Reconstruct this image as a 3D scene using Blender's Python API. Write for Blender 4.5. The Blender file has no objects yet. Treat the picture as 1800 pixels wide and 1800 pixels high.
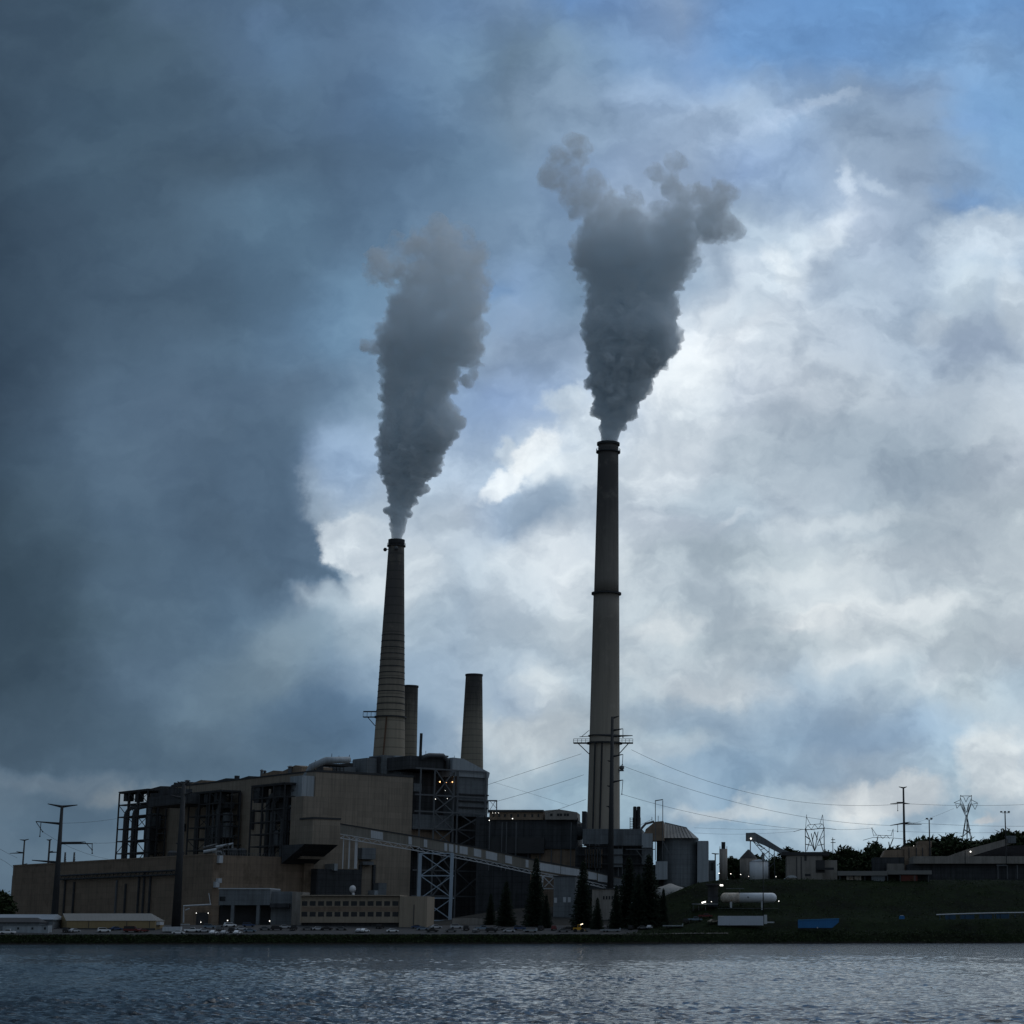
import bpy, bmesh, math, random
import numpy as np
from mathutils import Vector, Matrix, noise as mnoise

scene = bpy.context.scene
COL = scene.collection
R = math.radians
rnd = random.Random(7)

# ---------------------------------------------------------------- camera
F_PX, PX0, PY0, CAMZ = 3480.0, 1280.0, 900.0, 6.0
TANP = 734.0 / F_PX
PITCH = math.atan(TANP)
CP, SP = math.cos(PITCH), math.sin(PITCH)
cam_d = bpy.data.cameras.new('camera')
cam = bpy.data.objects.new('camera', cam_d)
COL.objects.link(cam)
cam_d.sensor_width = 36.0
cam_d.lens = F_PX / 1800.0 * 36.0
cam_d.shift_x = (900.0 - PX0) / 1800.0
cam_d.clip_start, cam_d.clip_end = 1.0, 60000.0
cam.location = (0, 0, CAMZ)
cam.rotation_euler = (R(90) + PITCH, 0, 0)
scene.camera = cam

# ---------------------------------------------------------------- render look
scene.render.resolution_x = scene.render.resolution_y = 1024
scene.view_settings.view_transform = 'Standard'
scene.view_settings.look = 'None'
scene.view_settings.exposure = 0.0
scene.view_settings.gamma = 1.0
scene.render.engine = 'CYCLES'
scene.cycles.max_bounces = 18
scene.cycles.diffuse_bounces = 2
scene.cycles.glossy_bounces = 2
scene.cycles.transmission_bounces = 2
scene.cycles.transparent_max_bounces = 6
scene.cycles.volume_bounces = 16
scene.cycles.volume_step_rate = 1.0
scene.cycles.volume_max_steps = 256


def V_of(py):
    yr = (PY0 - py) / F_PX
    return (yr * CP + SP) / (CP - yr * SP)


def U_of(px, py):
    yr = (PY0 - py) / F_PX
    return ((px - PX0) / F_PX) / (CP - yr * SP)


def at(px, py, Y):
    """world point at distance Y that the photograph shows at pixel (px, py)"""
    return Vector((Y * U_of(px, py), Y, CAMZ + Y * V_of(py)))


def zat(py, Y):
    return CAMZ + Y * V_of(py)


def xat(px, Y, z=7.0):
    return (px - PX0) / F_PX * (Y * CP + (z - CAMZ) * SP)


def lin(c):
    return tuple(((v / 255.0) / 12.92 if v <= 10 else ((v / 255.0 + 0.055) / 1.055) ** 2.4) for v in c)


# ---------------------------------------------------------------- world: broken storm cloud over a blue sky
SUN_EL, SUN_AZ = R(56), R(28)      # the sun stands behind the clouds, beyond the plant
world = bpy.data.worlds.new('World')
scene.world = world
world.use_nodes = True
wt = world.node_tree
wt.nodes.clear()


class NT:
    def __init__(s, tree):
        s.t = tree

    def n(s, typ, **kw):
        nd = s.t.nodes.new(typ)
        for k, v in kw.items():
            setattr(nd, k, v)
        return nd

    def lk(s, a, b):
        s.t.links.new(a, b)

    def put(s, sock, v):
        if isinstance(v, bpy.types.NodeSocket):
            s.lk(v, sock)
        elif v is not None:
            sock.default_value = v

    def m(s, op, a, b=None, c=None, clamp=False):
        nd = s.n('ShaderNodeMath', operation=op)
        nd.use_clamp = clamp
        s.put(nd.inputs[0], a)
        s.put(nd.inputs[1], b)
        if c is not None:
            s.put(nd.inputs[2], c)
        return nd.outputs[0]

    def vm(s, op, a, b=None, scale=None):
        nd = s.n('ShaderNodeVectorMath', operation=op)
        s.put(nd.inputs[0], a)
        if b is not None:
            s.put(nd.inputs[1], b)
        if scale is not None:
            s.put(nd.inputs['Scale'], scale)
        return nd.outputs['Value'] if op in ('LENGTH', 'DOT_PRODUCT') else nd.outputs[0]

    def mr(s, v, a, b, c=0.0, d=1.0, smooth=True):
        nd = s.n('ShaderNodeMapRange')
        nd.interpolation_type = 'SMOOTHSTEP' if smooth else 'LINEAR'
        s.put(nd.inputs[0], v)
        for i, q in enumerate((a, b, c, d)):
            s.put(nd.inputs[i + 1], q)
        return nd.outputs[0]

    def mix(s, f, a, b, blend='MIX'):
        nd = s.n('ShaderNodeMix', data_type='RGBA', blend_type=blend)
        s.put(nd.inputs[0], f)
        s.put(nd.inputs[6], a)
        s.put(nd.inputs[7], b)
        return nd.outputs[2]

    def noise(s, vec, scale, detail=4, rough=0.55, lac=2.0, dist=0.0):
        nd = s.n('ShaderNodeTexNoise')
        s.put(nd.inputs['Vector'], vec)
        nd.inputs['Scale'].default_value = scale
        nd.inputs['Detail'].default_value = detail
        nd.inputs['Roughness'].default_value = rough
        nd.inputs['Lacunarity'].default_value = lac
        nd.inputs['Distortion'].default_value = dist
        return nd.outputs[0], nd.outputs[1]

    def ramp(s, fac, stops, interp='EASE'):
        nd = s.n('ShaderNodeValToRGB')
        cr = nd.color_ramp
        cr.interpolation = interp
        while len(cr.elements) < len(stops):
            cr.elements.new(0.5)
        for e, (p, c) in zip(cr.elements, stops):
            e.position = p
        for e, (p, c) in zip(cr.elements, stops):
            e.color = c
        s.lk(fac, nd.inputs[0])
        return nd.outputs[0]


def C4(c, k=1.0):
    l = lin(c)
    return (l[0] * k, l[1] * k, l[2] * k, 1.0)


ROWS = {
 0: [(60,82,105),(58,84,108),(60,88,108),(75,100,130),(78,105,140),(80,108,142),(84,112,145),(92,120,155),(102,131,166),(110,136,167),(102,138,185),(115,146,187),(136,160,192),(111,150,198),(104,147,199),(104,148,199),(106,148,198),(109,151,200),(112,153,202)],
 100: [(58,82,105),(60,85,108),(62,90,110),(68,95,118),(78,105,138),(85,115,150),(88,115,148),(95,122,155),(110,139,168),(105,128,150),(120,146,172),(122,152,187),(126,157,197),(112,153,202),(111,153,202),(112,154,204),(119,158,202),(129,163,202),(129,166,207)],
 200: [(55,78,100),(60,88,112),(62,92,115),(68,95,118),(75,102,130),(80,108,138),(85,112,145),(95,125,158),(107,134,162),(112,135,158),(128,152,178),(147,170,197),(155,176,202),(158,180,206),(152,177,207),(138,163,193),(132,158,192),(119,158,202),(119,158,200)],
 300: [(55,78,100),(62,90,112),(66,94,115),(65,90,112),(66,90,112),(72,98,125),(80,106,135),(88,115,145),(95,122,150),(112,138,165),(130,155,185),(150,172,200),(160,180,205),(145,170,205),(145,170,203),(150,170,195),(135,155,182),(134,163,197),(124,160,200)],
 400: [(52,74,96),(62,85,108),(66,92,114),(72,98,120),(80,108,132),(85,114,138),(88,115,142),(95,122,150),(108,132,158),(118,143,170),(125,150,178),(150,170,195),(165,182,203),(165,185,205),(190,205,220),(175,190,210),(152,172,196),(165,188,213),(178,198,218)],
 500: [(50,72,96),(58,82,106),(68,92,116),(76,102,126),(82,112,138),(88,116,142),(98,128,155),(108,136,163),(118,143,168),(128,155,188),(115,140,165),(140,162,185),(175,195,215),(208,220,233),(200,212,225),(180,195,212),(170,188,208),(190,205,218),(175,192,210)],
 600: [(50,72,96),(60,82,106),(75,98,122),(80,104,128),(82,108,132),(95,122,148),(105,135,162),(120,145,172),(130,155,180),(135,155,180),(130,150,175),(155,175,198),(216,226,236),(222,231,239),(192,204,217),(180,194,210),(174,190,207),(166,182,200),(185,200,215)],
 700: [(52,72,96),(66,88,112),(80,102,126),(84,104,128),(84,106,130),(90,112,136),(105,130,155),(140,165,190),(152,177,207),(155,180,215),(175,197,225),(198,210,224),(216,226,233),(198,208,220),(192,202,213),(180,192,204),(168,181,195),(168,181,195),(182,194,207)],
 800: [(58,80,100),(72,95,115),(88,110,130),(88,108,130),(84,104,125),(90,112,134),(145,170,200),(170,190,212),(178,196,216),(178,197,218),(205,216,226),(208,219,228),(205,215,225),(192,204,214),(176,189,201),(163,177,191),(160,175,190),(165,178,190),(175,185,198)],
 900: [(55,76,90),(75,98,115),(82,105,125),(80,102,125),(78,98,120),(85,108,130),(190,205,218),(205,215,225),(190,202,215),(155,175,198),(150,170,190),(197,207,217),(192,202,213),(175,190,203),(178,190,202),(165,180,193),(175,188,198),(185,196,205),(186,197,205)],
 1000: [(55,76,88),(62,84,98),(80,102,118),(82,105,125),(85,108,130),(80,102,125),(160,180,197),(203,213,221),(178,193,207),(190,203,215),(205,214,222),(197,207,215),(186,198,208),(185,197,206),(196,206,214),(191,201,209),(181,193,203),(186,197,205),(191,201,208)],
 1100: [(58,78,90),(60,82,92),(68,92,104),(85,108,125),(90,114,135),(120,142,160),(132,154,172),(165,182,196),(160,178,195),(180,195,207),(195,206,214),(187,199,208),(175,188,198),(180,192,201),(191,201,208),(196,205,211),(191,201,208),(186,197,204),(185,195,203)],
 1200: [(52,72,85),(62,84,98),(85,105,122),(88,110,128),(92,115,132),(112,133,149),(115,138,160),(135,157,178),(150,170,190),(165,182,198),(175,190,202),(178,192,202),(190,200,208),(187,198,206),(165,182,196),(175,190,202),(180,195,206),(185,198,206),(170,188,202)],
 1300: [(70,88,100),(72,92,104),(80,102,115),(88,108,120),(88,108,122),(80,106,128),(80,108,136),(110,136,162),(140,160,180),(185,197,205),(180,192,200),(170,185,196),(160,180,195),(150,172,192),(145,170,192),(145,168,190),(150,175,198),(165,187,205),(185,198,208)],
 1400: [(95,108,118),(85,103,115),(90,108,120),(95,112,125),(85,105,122),(85,110,132),(100,125,148),(120,145,168),(150,170,185),(170,188,200),(150,175,192),(155,178,192),(148,170,189),(135,162,185),(165,182,195),(183,193,201),(175,192,205),(165,188,202),(190,200,208)],
 1500: [(98,115,128),(102,120,132),(104,121,133),(110,130,145),(115,135,150),(120,140,158),(130,150,168),(140,160,178),(150,170,186),(150,172,190),(150,172,190),(150,175,192),(150,175,195),(155,180,198),(155,178,195),(160,182,198),(160,182,198),(165,187,203),(175,192,206)],
 1640: [(90,105,115),(95,110,120),(98,113,124),(104,122,136),(110,128,142),(114,133,150),(120,142,160),(130,150,168),(140,160,175),(142,162,178),(142,162,178),(142,164,180),(142,164,182),(145,168,186),(145,168,184),(150,170,186),(150,170,186),(155,175,190),(160,178,192)],
}
# every cloud: centre and half axes (degrees of the sky grid, written as 0.01 grid units), tilt, colour, edge softness, cover
CLOUDS = [
 (470,955,150,50,18,(72,93,117),.75,.55,0), (560,1012,62,20,32,(76,97,121),.45,.85,1),
 (330,520,170,60,-10,(64,88,110),.9,.5,0), (480,430,60,110,15,(92,122,147),.9,.35,0), (470,45,22,30,20,(98,124,158),.8,.5,1),
 (600,560,60,90,-30,(112,143,172),.9,.55,0), (260,1120,70,90,0,(98,118,136),.9,.45,0), (110,940,60,110,0,(60,82,94),.9,.5,0),
 (410,1180,110,60,-30,(112,130,143),.9,.55,0), (330,1330,150,22,0,(74,96,112),.8,.6,0),
 (110,1372,130,22,4,(112,123,132),.6,.75,1), (240,1395,70,16,-8,(128,136,142),.6,.7,1), (130,1440,120,20,0,(88,108,122),.7,.6,0),
 (462,835,84,95,-12,(84,106,130),.35,.75,2), (505,955,66,55,30,(82,104,128),.3,.85,2), (572,1015,46,18,38,(82,105,130),.45,.85,2),
 (600,800,50,70,0,(146,170,198),.6,.6,0), (632,948,70,52,8,(216,225,232),.18,.9,2), (690,1005,62,52,-20,(206,216,224),.4,.8,1),
 (600,1050,70,22,20,(176,192,205),.6,.7,1), (550,872,16,44,-14,(160,180,200),.8,.5,2),
 (720,880,60,60,0,(172,190,206),.8,.5,1),
 (905,832,52,22,-34,(232,239,244),.45,.85,2), (942,796,52,26,-40,(240,245,248),.4,.9,2), (968,815,30,34,-20,(220,229,236),.6,.75,1), (892,790,16,20,0,(214,225,234),.5,.7,2), (878,852,36,20,-45,(225,233,240),.4,.8,2), (992,697,40,18,-22,(210,223,234),.5,.8,2),
 (1030,735,46,50,0,(212,223,232),.5,.8,2), (955,880,66,34,-28,(150,169,189),.5,.75,1),
 (960,980,95,52,-38,(216,224,231),.5,.8,1), (900,1040,70,60,0,(192,205,216),.7,.6,1),
 (1250,618,130,46,-46,(226,233,240),.6,.9,1), (1205,680,70,44,-30,(220,228,235),.6,.8,1), (1345,495,120,34,-52,(214,227,238),.6,.75,1), (1440,430,80,24,-55,(220,230,240),.6,.7,1),
 (1490,322,14,34,0,(206,220,236),.6,.7,2), (1545,330,36,12,25,(194,210,228),.7,.6,2), (1390,205,120,14,-14,(176,196,222),.7,.6,2), (1470,178,50,10,-18,(190,208,230),.6,.6,2),
 (1580,240,110,90,15,(132,152,175),.8,.7,1), (1390,330,60,50,0,(140,163,190),.8,.5,1), (1480,470,60,60,-30,(160,180,200),.8,.5,1),
 (1000,200,90,70,0,(120,142,166),.9,.5,1), (1130,170,60,40,0,(152,176,206),.8,.5,1), (1330,130,60,20,10,(118,142,172),.8,.4,2),
 (1752,30,110,14,-10,(122,160,205),.8,.6,2), (1720,215,60,16,-5,(122,158,203),.8,.5,2), (1690,350,50,22,0,(96,140,192),.7,.5,1),
 (1745,410,75,42,0,(197,211,225),.4,.85,2), (1660,430,44,44,0,(192,207,222),.45,.75,2), (1700,600,60,40,0,(158,173,193),.8,.5,1),
 (862,505,30,14,-10,(116,148,186),.8,.7,1),
 (1500,790,210,52,-6,(150,165,180),.8,.65,1), (1250,880,120,36,10,(168,184,198),.8,.5,1), (1480,915,130,16,-8,(196,206,214),.7,.6,1), (1620,980,150,30,0,(198,207,214),.8,.5,1),
 (1480,1070,120,34,-12,(206,214,220),.7,.6,1), (1165,1112,60,24,0,(206,213,218),.6,.7,1), (1500,1145,64,28,0,(206,214,220),.6,.7,1), (1640,1180,50,24,-40,(204,213,220),.7,.6,1),
 (1270,1215,110,20,4,(200,208,214),.6,.7,1), (940,1225,50,44,-20,(202,211,217),.6,.75,2), (945,1300,60,34,0,(196,204,209),.6,.7,1),
 (1330,1362,220,26,4,(134,160,184),.7,.65,0), (890,1250,40,30,0,(140,162,186),.8,.6,1),
 (1745,1345,60,70,-15,(208,215,219),.35,.85,2), (1560,1408,95,32,-12,(206,211,214),.35,.85,2), (1275,1424,90,15,-2,(190,199,205),.6,.75,1), (1730,1440,22,8,-10,(200,202,204),.5,.8,1),
 (620,1270,110,30,5,(80,108,136),.8,.5,0),
 (1590,800,120,46,8,(152,167,181),.7,.6,1), (1235,860,70,34,-10,(164,180,194),.7,.6,1), (1278,918,34,9,-32,(205,214,222),.8,.5,1),
 (1290,985,150,30,-6,(166,180,190),.7,.6,1), (1600,1062,110,24,-4,(210,217,222),.5,.7,1), (1430,1085,70,20,-12,(212,218,222),.35,.75,1), (1400,1010,90,16,-10,(200,209,215),.6,.5,1),
 (1340,1130,160,18,0,(166,180,190),.7,.55,1), (1180,1010,60,20,-10,(190,202,211),.6,.5,1), (1230,1265,130,24,4,(150,172,192),.7,.6,1), (1430,1240,70,60,0,(148,170,192),.8,.55,1), (1560,1290,110,30,-12,(152,175,198),.7,.5,1),
 (1180,1320,70,20,-10,(178,190,199),.6,.5,1), (1100,1170,40,26,0,(200,209,215),.6,.5,1), (1455,475,34,50,10,(158,174,194),.6,.65,1), (1268,480,26,44,0,(150,169,190),.7,.5,1), (1375,470,20,40,-30,(230,238,244),.7,.6,2),
 (1600,400,44,110,0,(146,164,186),.8,.6,1), (1560,520,60,60,0,(164,180,198),.8,.5,1), (1740,600,60,34,-15,(150,166,188),.7,.5,1), (1790,540,26,60,0,(212,222,230),.6,.6,1), (1640,560,40,24,-20,(196,207,218),.6,.5,1),
 (1150,800,60,60,0,(222,229,235),.7,.5,1), (1040,860,30,60,0,(190,202,214),.7,.4,1), (1200,770,80,26,-20,(214,222,229),.7,.5,1), (1770,760,40,60,0,(184,195,205),.7,.5,1),
 (860,1300,40,20,0,(190,199,205),.6,.5,1), (780,930,40,30,0,(186,200,212),.6,.5,1), (640,1090,60,26,20,(150,168,184),.7,.6,1), (500,1130,50,50,0,(126,146,162),.8,.5,0), (450,700,120,30,-10,(88,108,132),.9,.4,0), (200,820,90,60,0,(80,100,122),.9,.4,0), (400,1290,80,30,0,(96,114,128),.9,.4,0),
]

N = NT(wt)
tc = N.n('ShaderNodeTexCoord')
sep = N.n('ShaderNodeSeparateXYZ')
N.lk(tc.outputs['Generated'], sep.inputs[0])
dx, dy, dz = sep.outputs
yy = N.m('MAXIMUM', dy, 0.12)
U = N.m('MULTIPLY', N.m('DIVIDE', dx, yy), 10.0)
Vv = N.m('MULTIPLY', N.m('DIVIDE', N.m('MAXIMUM', dz, -0.02), yy), 10.0)
cmb = N.n('ShaderNodeCombineXYZ')
N.lk(U, cmb.inputs[0]); N.lk(Vv, cmb.inputs[1])
W = cmb.outputs[0]


def offs(vec, scale, detail, amt, rough=0.55):
    c = N.noise(vec, scale, detail, rough)[1]
    return N.vm('SCALE', N.vm('SUBTRACT', c, (0.5, 0.5, 0.5)), scale=amt)


wc = offs(W, 1.3, 5, 0.55)
wf = offs(W, 5.0, 6, 0.13, 0.52)
Wa = N.vm('ADD', N.vm('ADD', W, wc), N.vm('SCALE', wf, scale=0.8))          # broad, soft
Wb = N.vm('ADD', N.vm('ADD', W, N.vm('SCALE', wc, scale=0.55)), N.vm('SCALE', wf, scale=1.7))   # ragged
Wc = N.vm('ADD', N.vm('ADD', W, N.vm('SCALE', wc, scale=0.35)), N.vm('SCALE', offs(W, 8.0, 7, 0.10, 0.6), scale=2.0))
sA = N.n('ShaderNodeSeparateXYZ'); N.lk(Wa, sA.inputs[0])
facU = N.m('DIVIDE', N.m('ADD', sA.outputs[0], 4.2), 6.0, clamp=True)
vrow = sA.outputs[1]
keys = sorted(ROWS, reverse=True)
colr, prev = None, None
for py in keys:
    st = []
    for i, c in enumerate(ROWS[py]):
        p = (U_of(i * 100, py) * 10 + 4.2) / 6.0
        st.append((min(1, max(0, p)), C4(c)))
    rp = N.ramp(facU, st, 'LINEAR')
    if colr is None:
        colr = rp
    else:
        colr = N.mix(N.mr(vrow, V_of(prev) * 10, V_of(py) * 10), colr, rp)
    prev = py
WW = [Wa, Wb, Wc]
for ci, (px, py, rx, ry, rot, c, soft, op, rag) in enumerate(CLOUDS):
    if ci % 8 == 0:   # keeps the shader's evaluation order (and its stack) short
        for j in range(3):
            ma = N.n('ShaderNodeVectorMath', operation='MULTIPLY_ADD')
            N.lk(colr, ma.inputs[0]); ma.inputs[1].default_value = (1e-7, 1e-7, 1e-7); N.lk((Wa, Wb, Wc)[j], ma.inputs[2])
            WW[j] = ma.outputs[0]
    mp = N.n('ShaderNodeMapping', vector_type='TEXTURE')
    k = 10.0 / F_PX * 1.04
    mp.inputs['Location'].default_value = (U_of(px, py) * 10, V_of(py) * 10, 0)
    mp.inputs['Rotation'].default_value = (0, 0, R(-rot))
    mp.inputs['Scale'].default_value = (rx * k, ry * k, 1)
    N.lk(WW[rag], mp.inputs[0])
    d = N.vm('LENGTH', mp.outputs[0])
    f = N.mr(d, 1.0 + soft, max(0.0, 1.0 - soft), 0.0, op)
    colr = N.mix(f, colr, C4(c))
# fine cloud relief
mst = N.n('ShaderNodeMapping'); mst.inputs['Scale'].default_value = (0.72, 1.15, 1); mst.inputs['Rotation'].default_value = (0, 0, R(-14)); N.lk(Wb, mst.inputs[0])
n1 = N.noise(mst.outputs[0], 1.7, 7, 0.55)[0]
n3 = N.noise(mst.outputs[0], 3.6, 7, 0.56)[0]
lay = N.m('ADD', N.m('MULTIPLY', N.m('SUBTRACT', N.mr(n1, .43, .57), .5), .17), N.m('MULTIPLY', N.m('SUBTRACT', N.mr(n3, .42, .62), .5), .10))
n2 = N.noise(N.vm('ADD', Wb, N.vm('SCALE', wf, scale=2.0)), 5.5, 6, 0.56)[0]
det = N.m('ADD', N.m('MULTIPLY', N.m('SUBTRACT', n1, 0.49), 0.55), N.m('MULTIPLY', N.m('SUBTRACT', n2, 0.5), 0.28))
det = N.m('ADD', det, lay)
lum = N.n('ShaderNodeRGBToBW'); N.lk(colr, lum.inputs[0])
# the thick storm cloud is an even slate grey
tn = N.n('ShaderNodeCombineColor')
for i, k_ in enumerate((0.64, 1.04, 1.52)):
    N.lk(N.m('MULTIPLY', lum.outputs[0], k_), tn.inputs[i])
colr = N.mix(N.mr(lum.outputs[0], 0.26, 0.10, 0.0, 0.75), colr, tn.outputs[0])
amp = N.mr(lum.outputs[0], 0.05, 0.5, 0.45, 1.0)
gain = N.m('ADD', 1.0, N.m('MULTIPLY', det, amp))
gv = N.n('ShaderNodeCombineColor')
for i, (k_, e_) in enumerate(((0.985, 1.12), (1.005, 1.0), (1.015, 0.84))):
    N.lk(N.m('MULTIPLY', N.m('POWER', gain, e_), k_), gv.inputs[i])
colr = N.mix(1.0, colr, gv.outputs[0], 'MULTIPLY')
# the rest of the vault: closed storm cloud, lighter towards +X
side = N.mix(N.mr(dx, -0.7, 0.8), C4((86, 97, 106)), C4((122, 131, 140)))
zen = N.mix(N.mr(dx, -0.6, 0.4), C4((86, 104, 124)), C4((130, 148, 170)))
colr = N.mix(N.mr(Vv, 5.0, 11.0), colr, zen)
colr = N.mix(N.mr(dy, 0.82, 0.25), colr, N.mix(N.mr(dz, 0.2, 0.9), side, zen))
# open blue between the clouds comes from the physical sky
sky = N.n('ShaderNodeTexSky', sky_type='NISHITA')
sky.sun_disc = False
sky.sun_elevation = SUN_EL
sky.sun_rotation = SUN_AZ
sky.altitude = 600
SKY_K = 0.10
csc = N.vm('SCALE', colr, scale=1.0 / SKY_K)
hs = N.n('ShaderNodeSeparateColor', mode='HSV'); N.lk(colr, hs.inputs[0])
open_ = N.mr(hs.outputs[1], 0.66, 0.82, 0.0, 0.14)
open_ = N.m('MULTIPLY', open_, N.mr(lum.outputs[0], 0.14, 0.22))
out = N.mix(open_, csc, N.vm('SCALE', sky.outputs[0], scale=0.42))
bg = N.n('ShaderNodeBackground')
N.lk(out, bg.inputs[0])
bg.inputs[1].default_value = SKY_K
wo = N.n('ShaderNodeOutputWorld')
N.lk(bg.outputs[0], wo.inputs[0])

# ---------------------------------------------------------------- sun behind cloud
sd = bpy.data.lights.new('sun', 'SUN')
sd.energy = 0.5
sd.angle = R(50)
sd.color = (1.0, 0.985, 0.96)
so = bpy.data.objects.new('sun', sd)
COL.objects.link(so)
sv = Vector((math.sin(SUN_AZ) * math.cos(SUN_EL), math.cos(SUN_AZ) * math.cos(SUN_EL), math.sin(SUN_EL)))
so.rotation_euler = sv.to_track_quat('Z', 'Y').to_euler()
so.location = sv * 500

# ---------------------------------------------------------------- materials
MATS = {}


def mat(name, col, rough=0.75, var=0.25, scale=0.15, metal=0.0, lines=None, streak=0.0, bump=0.0, tint=None, spec=0.3):
    """weathered surface: world-space stains, optional panel lines (axis, pitch in m, depth) and rain streaks"""
    if name in MATS:
        return MATS[name]
    m = bpy.data.materials.new(name)
    m.use_nodes = True
    q = NT(m.node_tree)
    b = m.node_tree.nodes['Principled BSDF']
    geo = q.n('ShaderNodeNewGeometry')
    pos = geo.outputs['Position']
    n_ = q.noise(pos, scale, 8, 0.65)[0]
    n2_ = q.noise(pos, scale * 9, 5, 0.6)[0]
    f = q.m('ADD', q.m('MULTIPLY', n_, 0.7), q.m('MULTIPLY', n2_, 0.3))
    v = q.mr(f, 0.25, 0.75, 1 - var, 1 + var, smooth=False)
    if streak:
        mp = q.n('ShaderNodeMapping')
        mp.inputs['Scale'].default_value = (0.9, 0.9, 0.035)
        q.lk(pos, mp.inputs[0])
        s_ = q.noise(mp.outputs[0], 1.0, 6, 0.7)[0]
        v = q.m('MULTIPLY', v, q.mr(s_, 0.35, 0.7, 1.0 + streak * 0.3, 1.0 - streak))
    if lines and len(lines) > 1:
        cv_ = q.n('ShaderNodeCombineXYZ'); s0_ = q.n('ShaderNodeSeparateXYZ'); q.lk(pos, s0_.inputs[0])
        q.lk(q.m('FLOOR', q.m('DIVIDE', s0_.outputs[0], 6.5)), cv_.inputs[0]); q.lk(q.m('FLOOR', q.m('DIVIDE', s0_.outputs[2], 3.1)), cv_.inputs[2])
        wn = q.n('ShaderNodeTexWhiteNoise'); q.lk(cv_.outputs[0], wn.inputs[0])
        v = q.m('MULTIPLY', v, q.mr(wn.outputs['Value'], 0, 1, .90, 1.08, smooth=False))
    if lines:
        sx = q.n('ShaderNodeSeparateXYZ'); q.lk(pos, sx.inputs[0])
        for ax, pitch, depth in lines:
            if ax == 'z':
                c_ = sx.outputs[2]
            elif ax == 'a':
                c_ = q.vm('DOT_PRODUCT', pos, (-0.669, 0.743, 0))
            elif ax == 'b':
                c_ = q.vm('DOT_PRODUCT', pos, (0.743, 0.669, 0))
            else:
                c_ = q.m('ADD', sx.outputs[0], q.m('MULTIPLY', sx.outputs[1], 0.37))
            fr = q.m('FRACT', q.m('DIVIDE', c_, pitch))
            ln = q.mr(q.m('ABSOLUTE', q.m('SUBTRACT', fr, 0.5)), 0.40, 0.5, 1.0, 1.0 - depth)
            v = q.m('MULTIPLY', v, ln)
    cc = q.n('ShaderNodeCombineColor')
    for i in range(3):
        q.lk(q.m('MULTIPLY', v, col[i]), cc.inputs[i])
    outc = cc.outputs[0]
    if tint:
        t_ = q.noise(pos, scale * 2.3, 6, 0.7)[0]
        outc = q.mix(q.mr(t_, 0.52, 0.68, 0, tint[1]), outc, (*tint[0], 1))
    q.lk(outc, b.inputs['Base Color'])
    b.inputs['Roughness'].default_value = rough
    b.inputs['Metallic'].default_value = metal
    b.inputs['Specular IOR Level'].default_value = spec
    if bump:
        bp = q.n('ShaderNodeBump')
        bp.inputs['Strength'].default_value = bump
        bp.inputs['Distance'].default_value = 0.3
        q.lk(n2_, bp.inputs['Height'])
        q.lk(bp.outputs[0], b.inputs['Normal'])
    MATS[name] = m
    return m


def emis(name, col, k):
    if name in MATS:
        return MATS[name]
    m = bpy.data.materials.new(name)
    m.use_nodes = True
    b = m.node_tree.nodes['Principled BSDF']
    b.inputs['Base Color'].default_value = (0.8, 0.8, 0.8, 1)
    b.inputs['Emission Color'].default_value = (*col, 1)
    b.inputs['Emission Strength'].default_value = k
    MATS[name] = m
    return m


TAN = mat('tan_siding', (.285, .24, .19), .8, .13, .05, lines=[('z', 3.1, .10), ('b', 9.0, .05), ('a', 9.0, .05)], streak=.25)
BROWN = mat('brown_siding', (.25, .19, .14), .8, .2, .05, lines=[('z', 3.1, .12), ('b', 7.0, .06), ('a', 7.0, .06)], streak=.22, tint=((.1, .075, .05), .5))
GREIGE = mat('beige_panel', (.31, .26, .20), .8, .12, .12, lines=[('x', 3.2, .12)], streak=.12)
CONC = mat('concrete', (.28, .26, .235), .9, .2, .12, streak=.25, tint=((.14, .12, .1), .35))
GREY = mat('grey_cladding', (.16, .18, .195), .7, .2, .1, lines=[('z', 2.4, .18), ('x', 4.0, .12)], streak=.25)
LGREY = mat('light_galvanised_cladding', (.33, .37, .40), .6, .15, .12, lines=[('x', 2.2, .16)], streak=.2)
PALE = mat('pale_sheet', (.50, .53, .56), .6, .12, .2, lines=[('x', 1.2, .12)], streak=.12)
DSTEEL = mat('dark_steel', (.035, .037, .04), .7, .3, .3)
STEEL = mat('grey_steel', (.12, .13, .14), .65, .3, .3)
BSTEEL = mat('pale_blue_painted_steel', (.34, .42, .50), .6, .15, .2)
WSTEEL = mat('white_painted_steel', (.50, .52, .54), .6, .12, .2)
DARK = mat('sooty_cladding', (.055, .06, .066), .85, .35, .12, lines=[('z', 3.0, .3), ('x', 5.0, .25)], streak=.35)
RUST = mat('rusty_steel', (.12, .07, .045), .85, .4, .2, tint=((.2, .08, .03), .6))
PIPE = mat('lagged_pipe', (.09, .1, .11), .6, .25, .2)
ROOFM = mat('dark_roof', (.05, .052, .055), .85, .25, .2)
SHEDR = mat('grey_metal_roof', (.20, .20, .19), .65, .1, .2, lines=[('x', 1.6, .1)])
YSID = mat('yellow_siding', (.30, .225, .12), .8, .12, .2, lines=[('x', 2.0, .12)])
WHITE = mat('white_paint', (.72, .74, .76), .45, .08, .3, streak=.06)
TANKM = mat('white_tank_paint', (.72, .75, .78), .45, .06, .2, streak=.08)
RUSTT = mat('rust_streaked_paint', (.50, .46, .40), .7, .2, .4, streak=.4, tint=((.30, .13, .04), .95))
BLUE = mat('blue_paint', (.03, .16, .38), .5, .2, .3, lines=[('x', 1.0, .2)])
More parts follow.
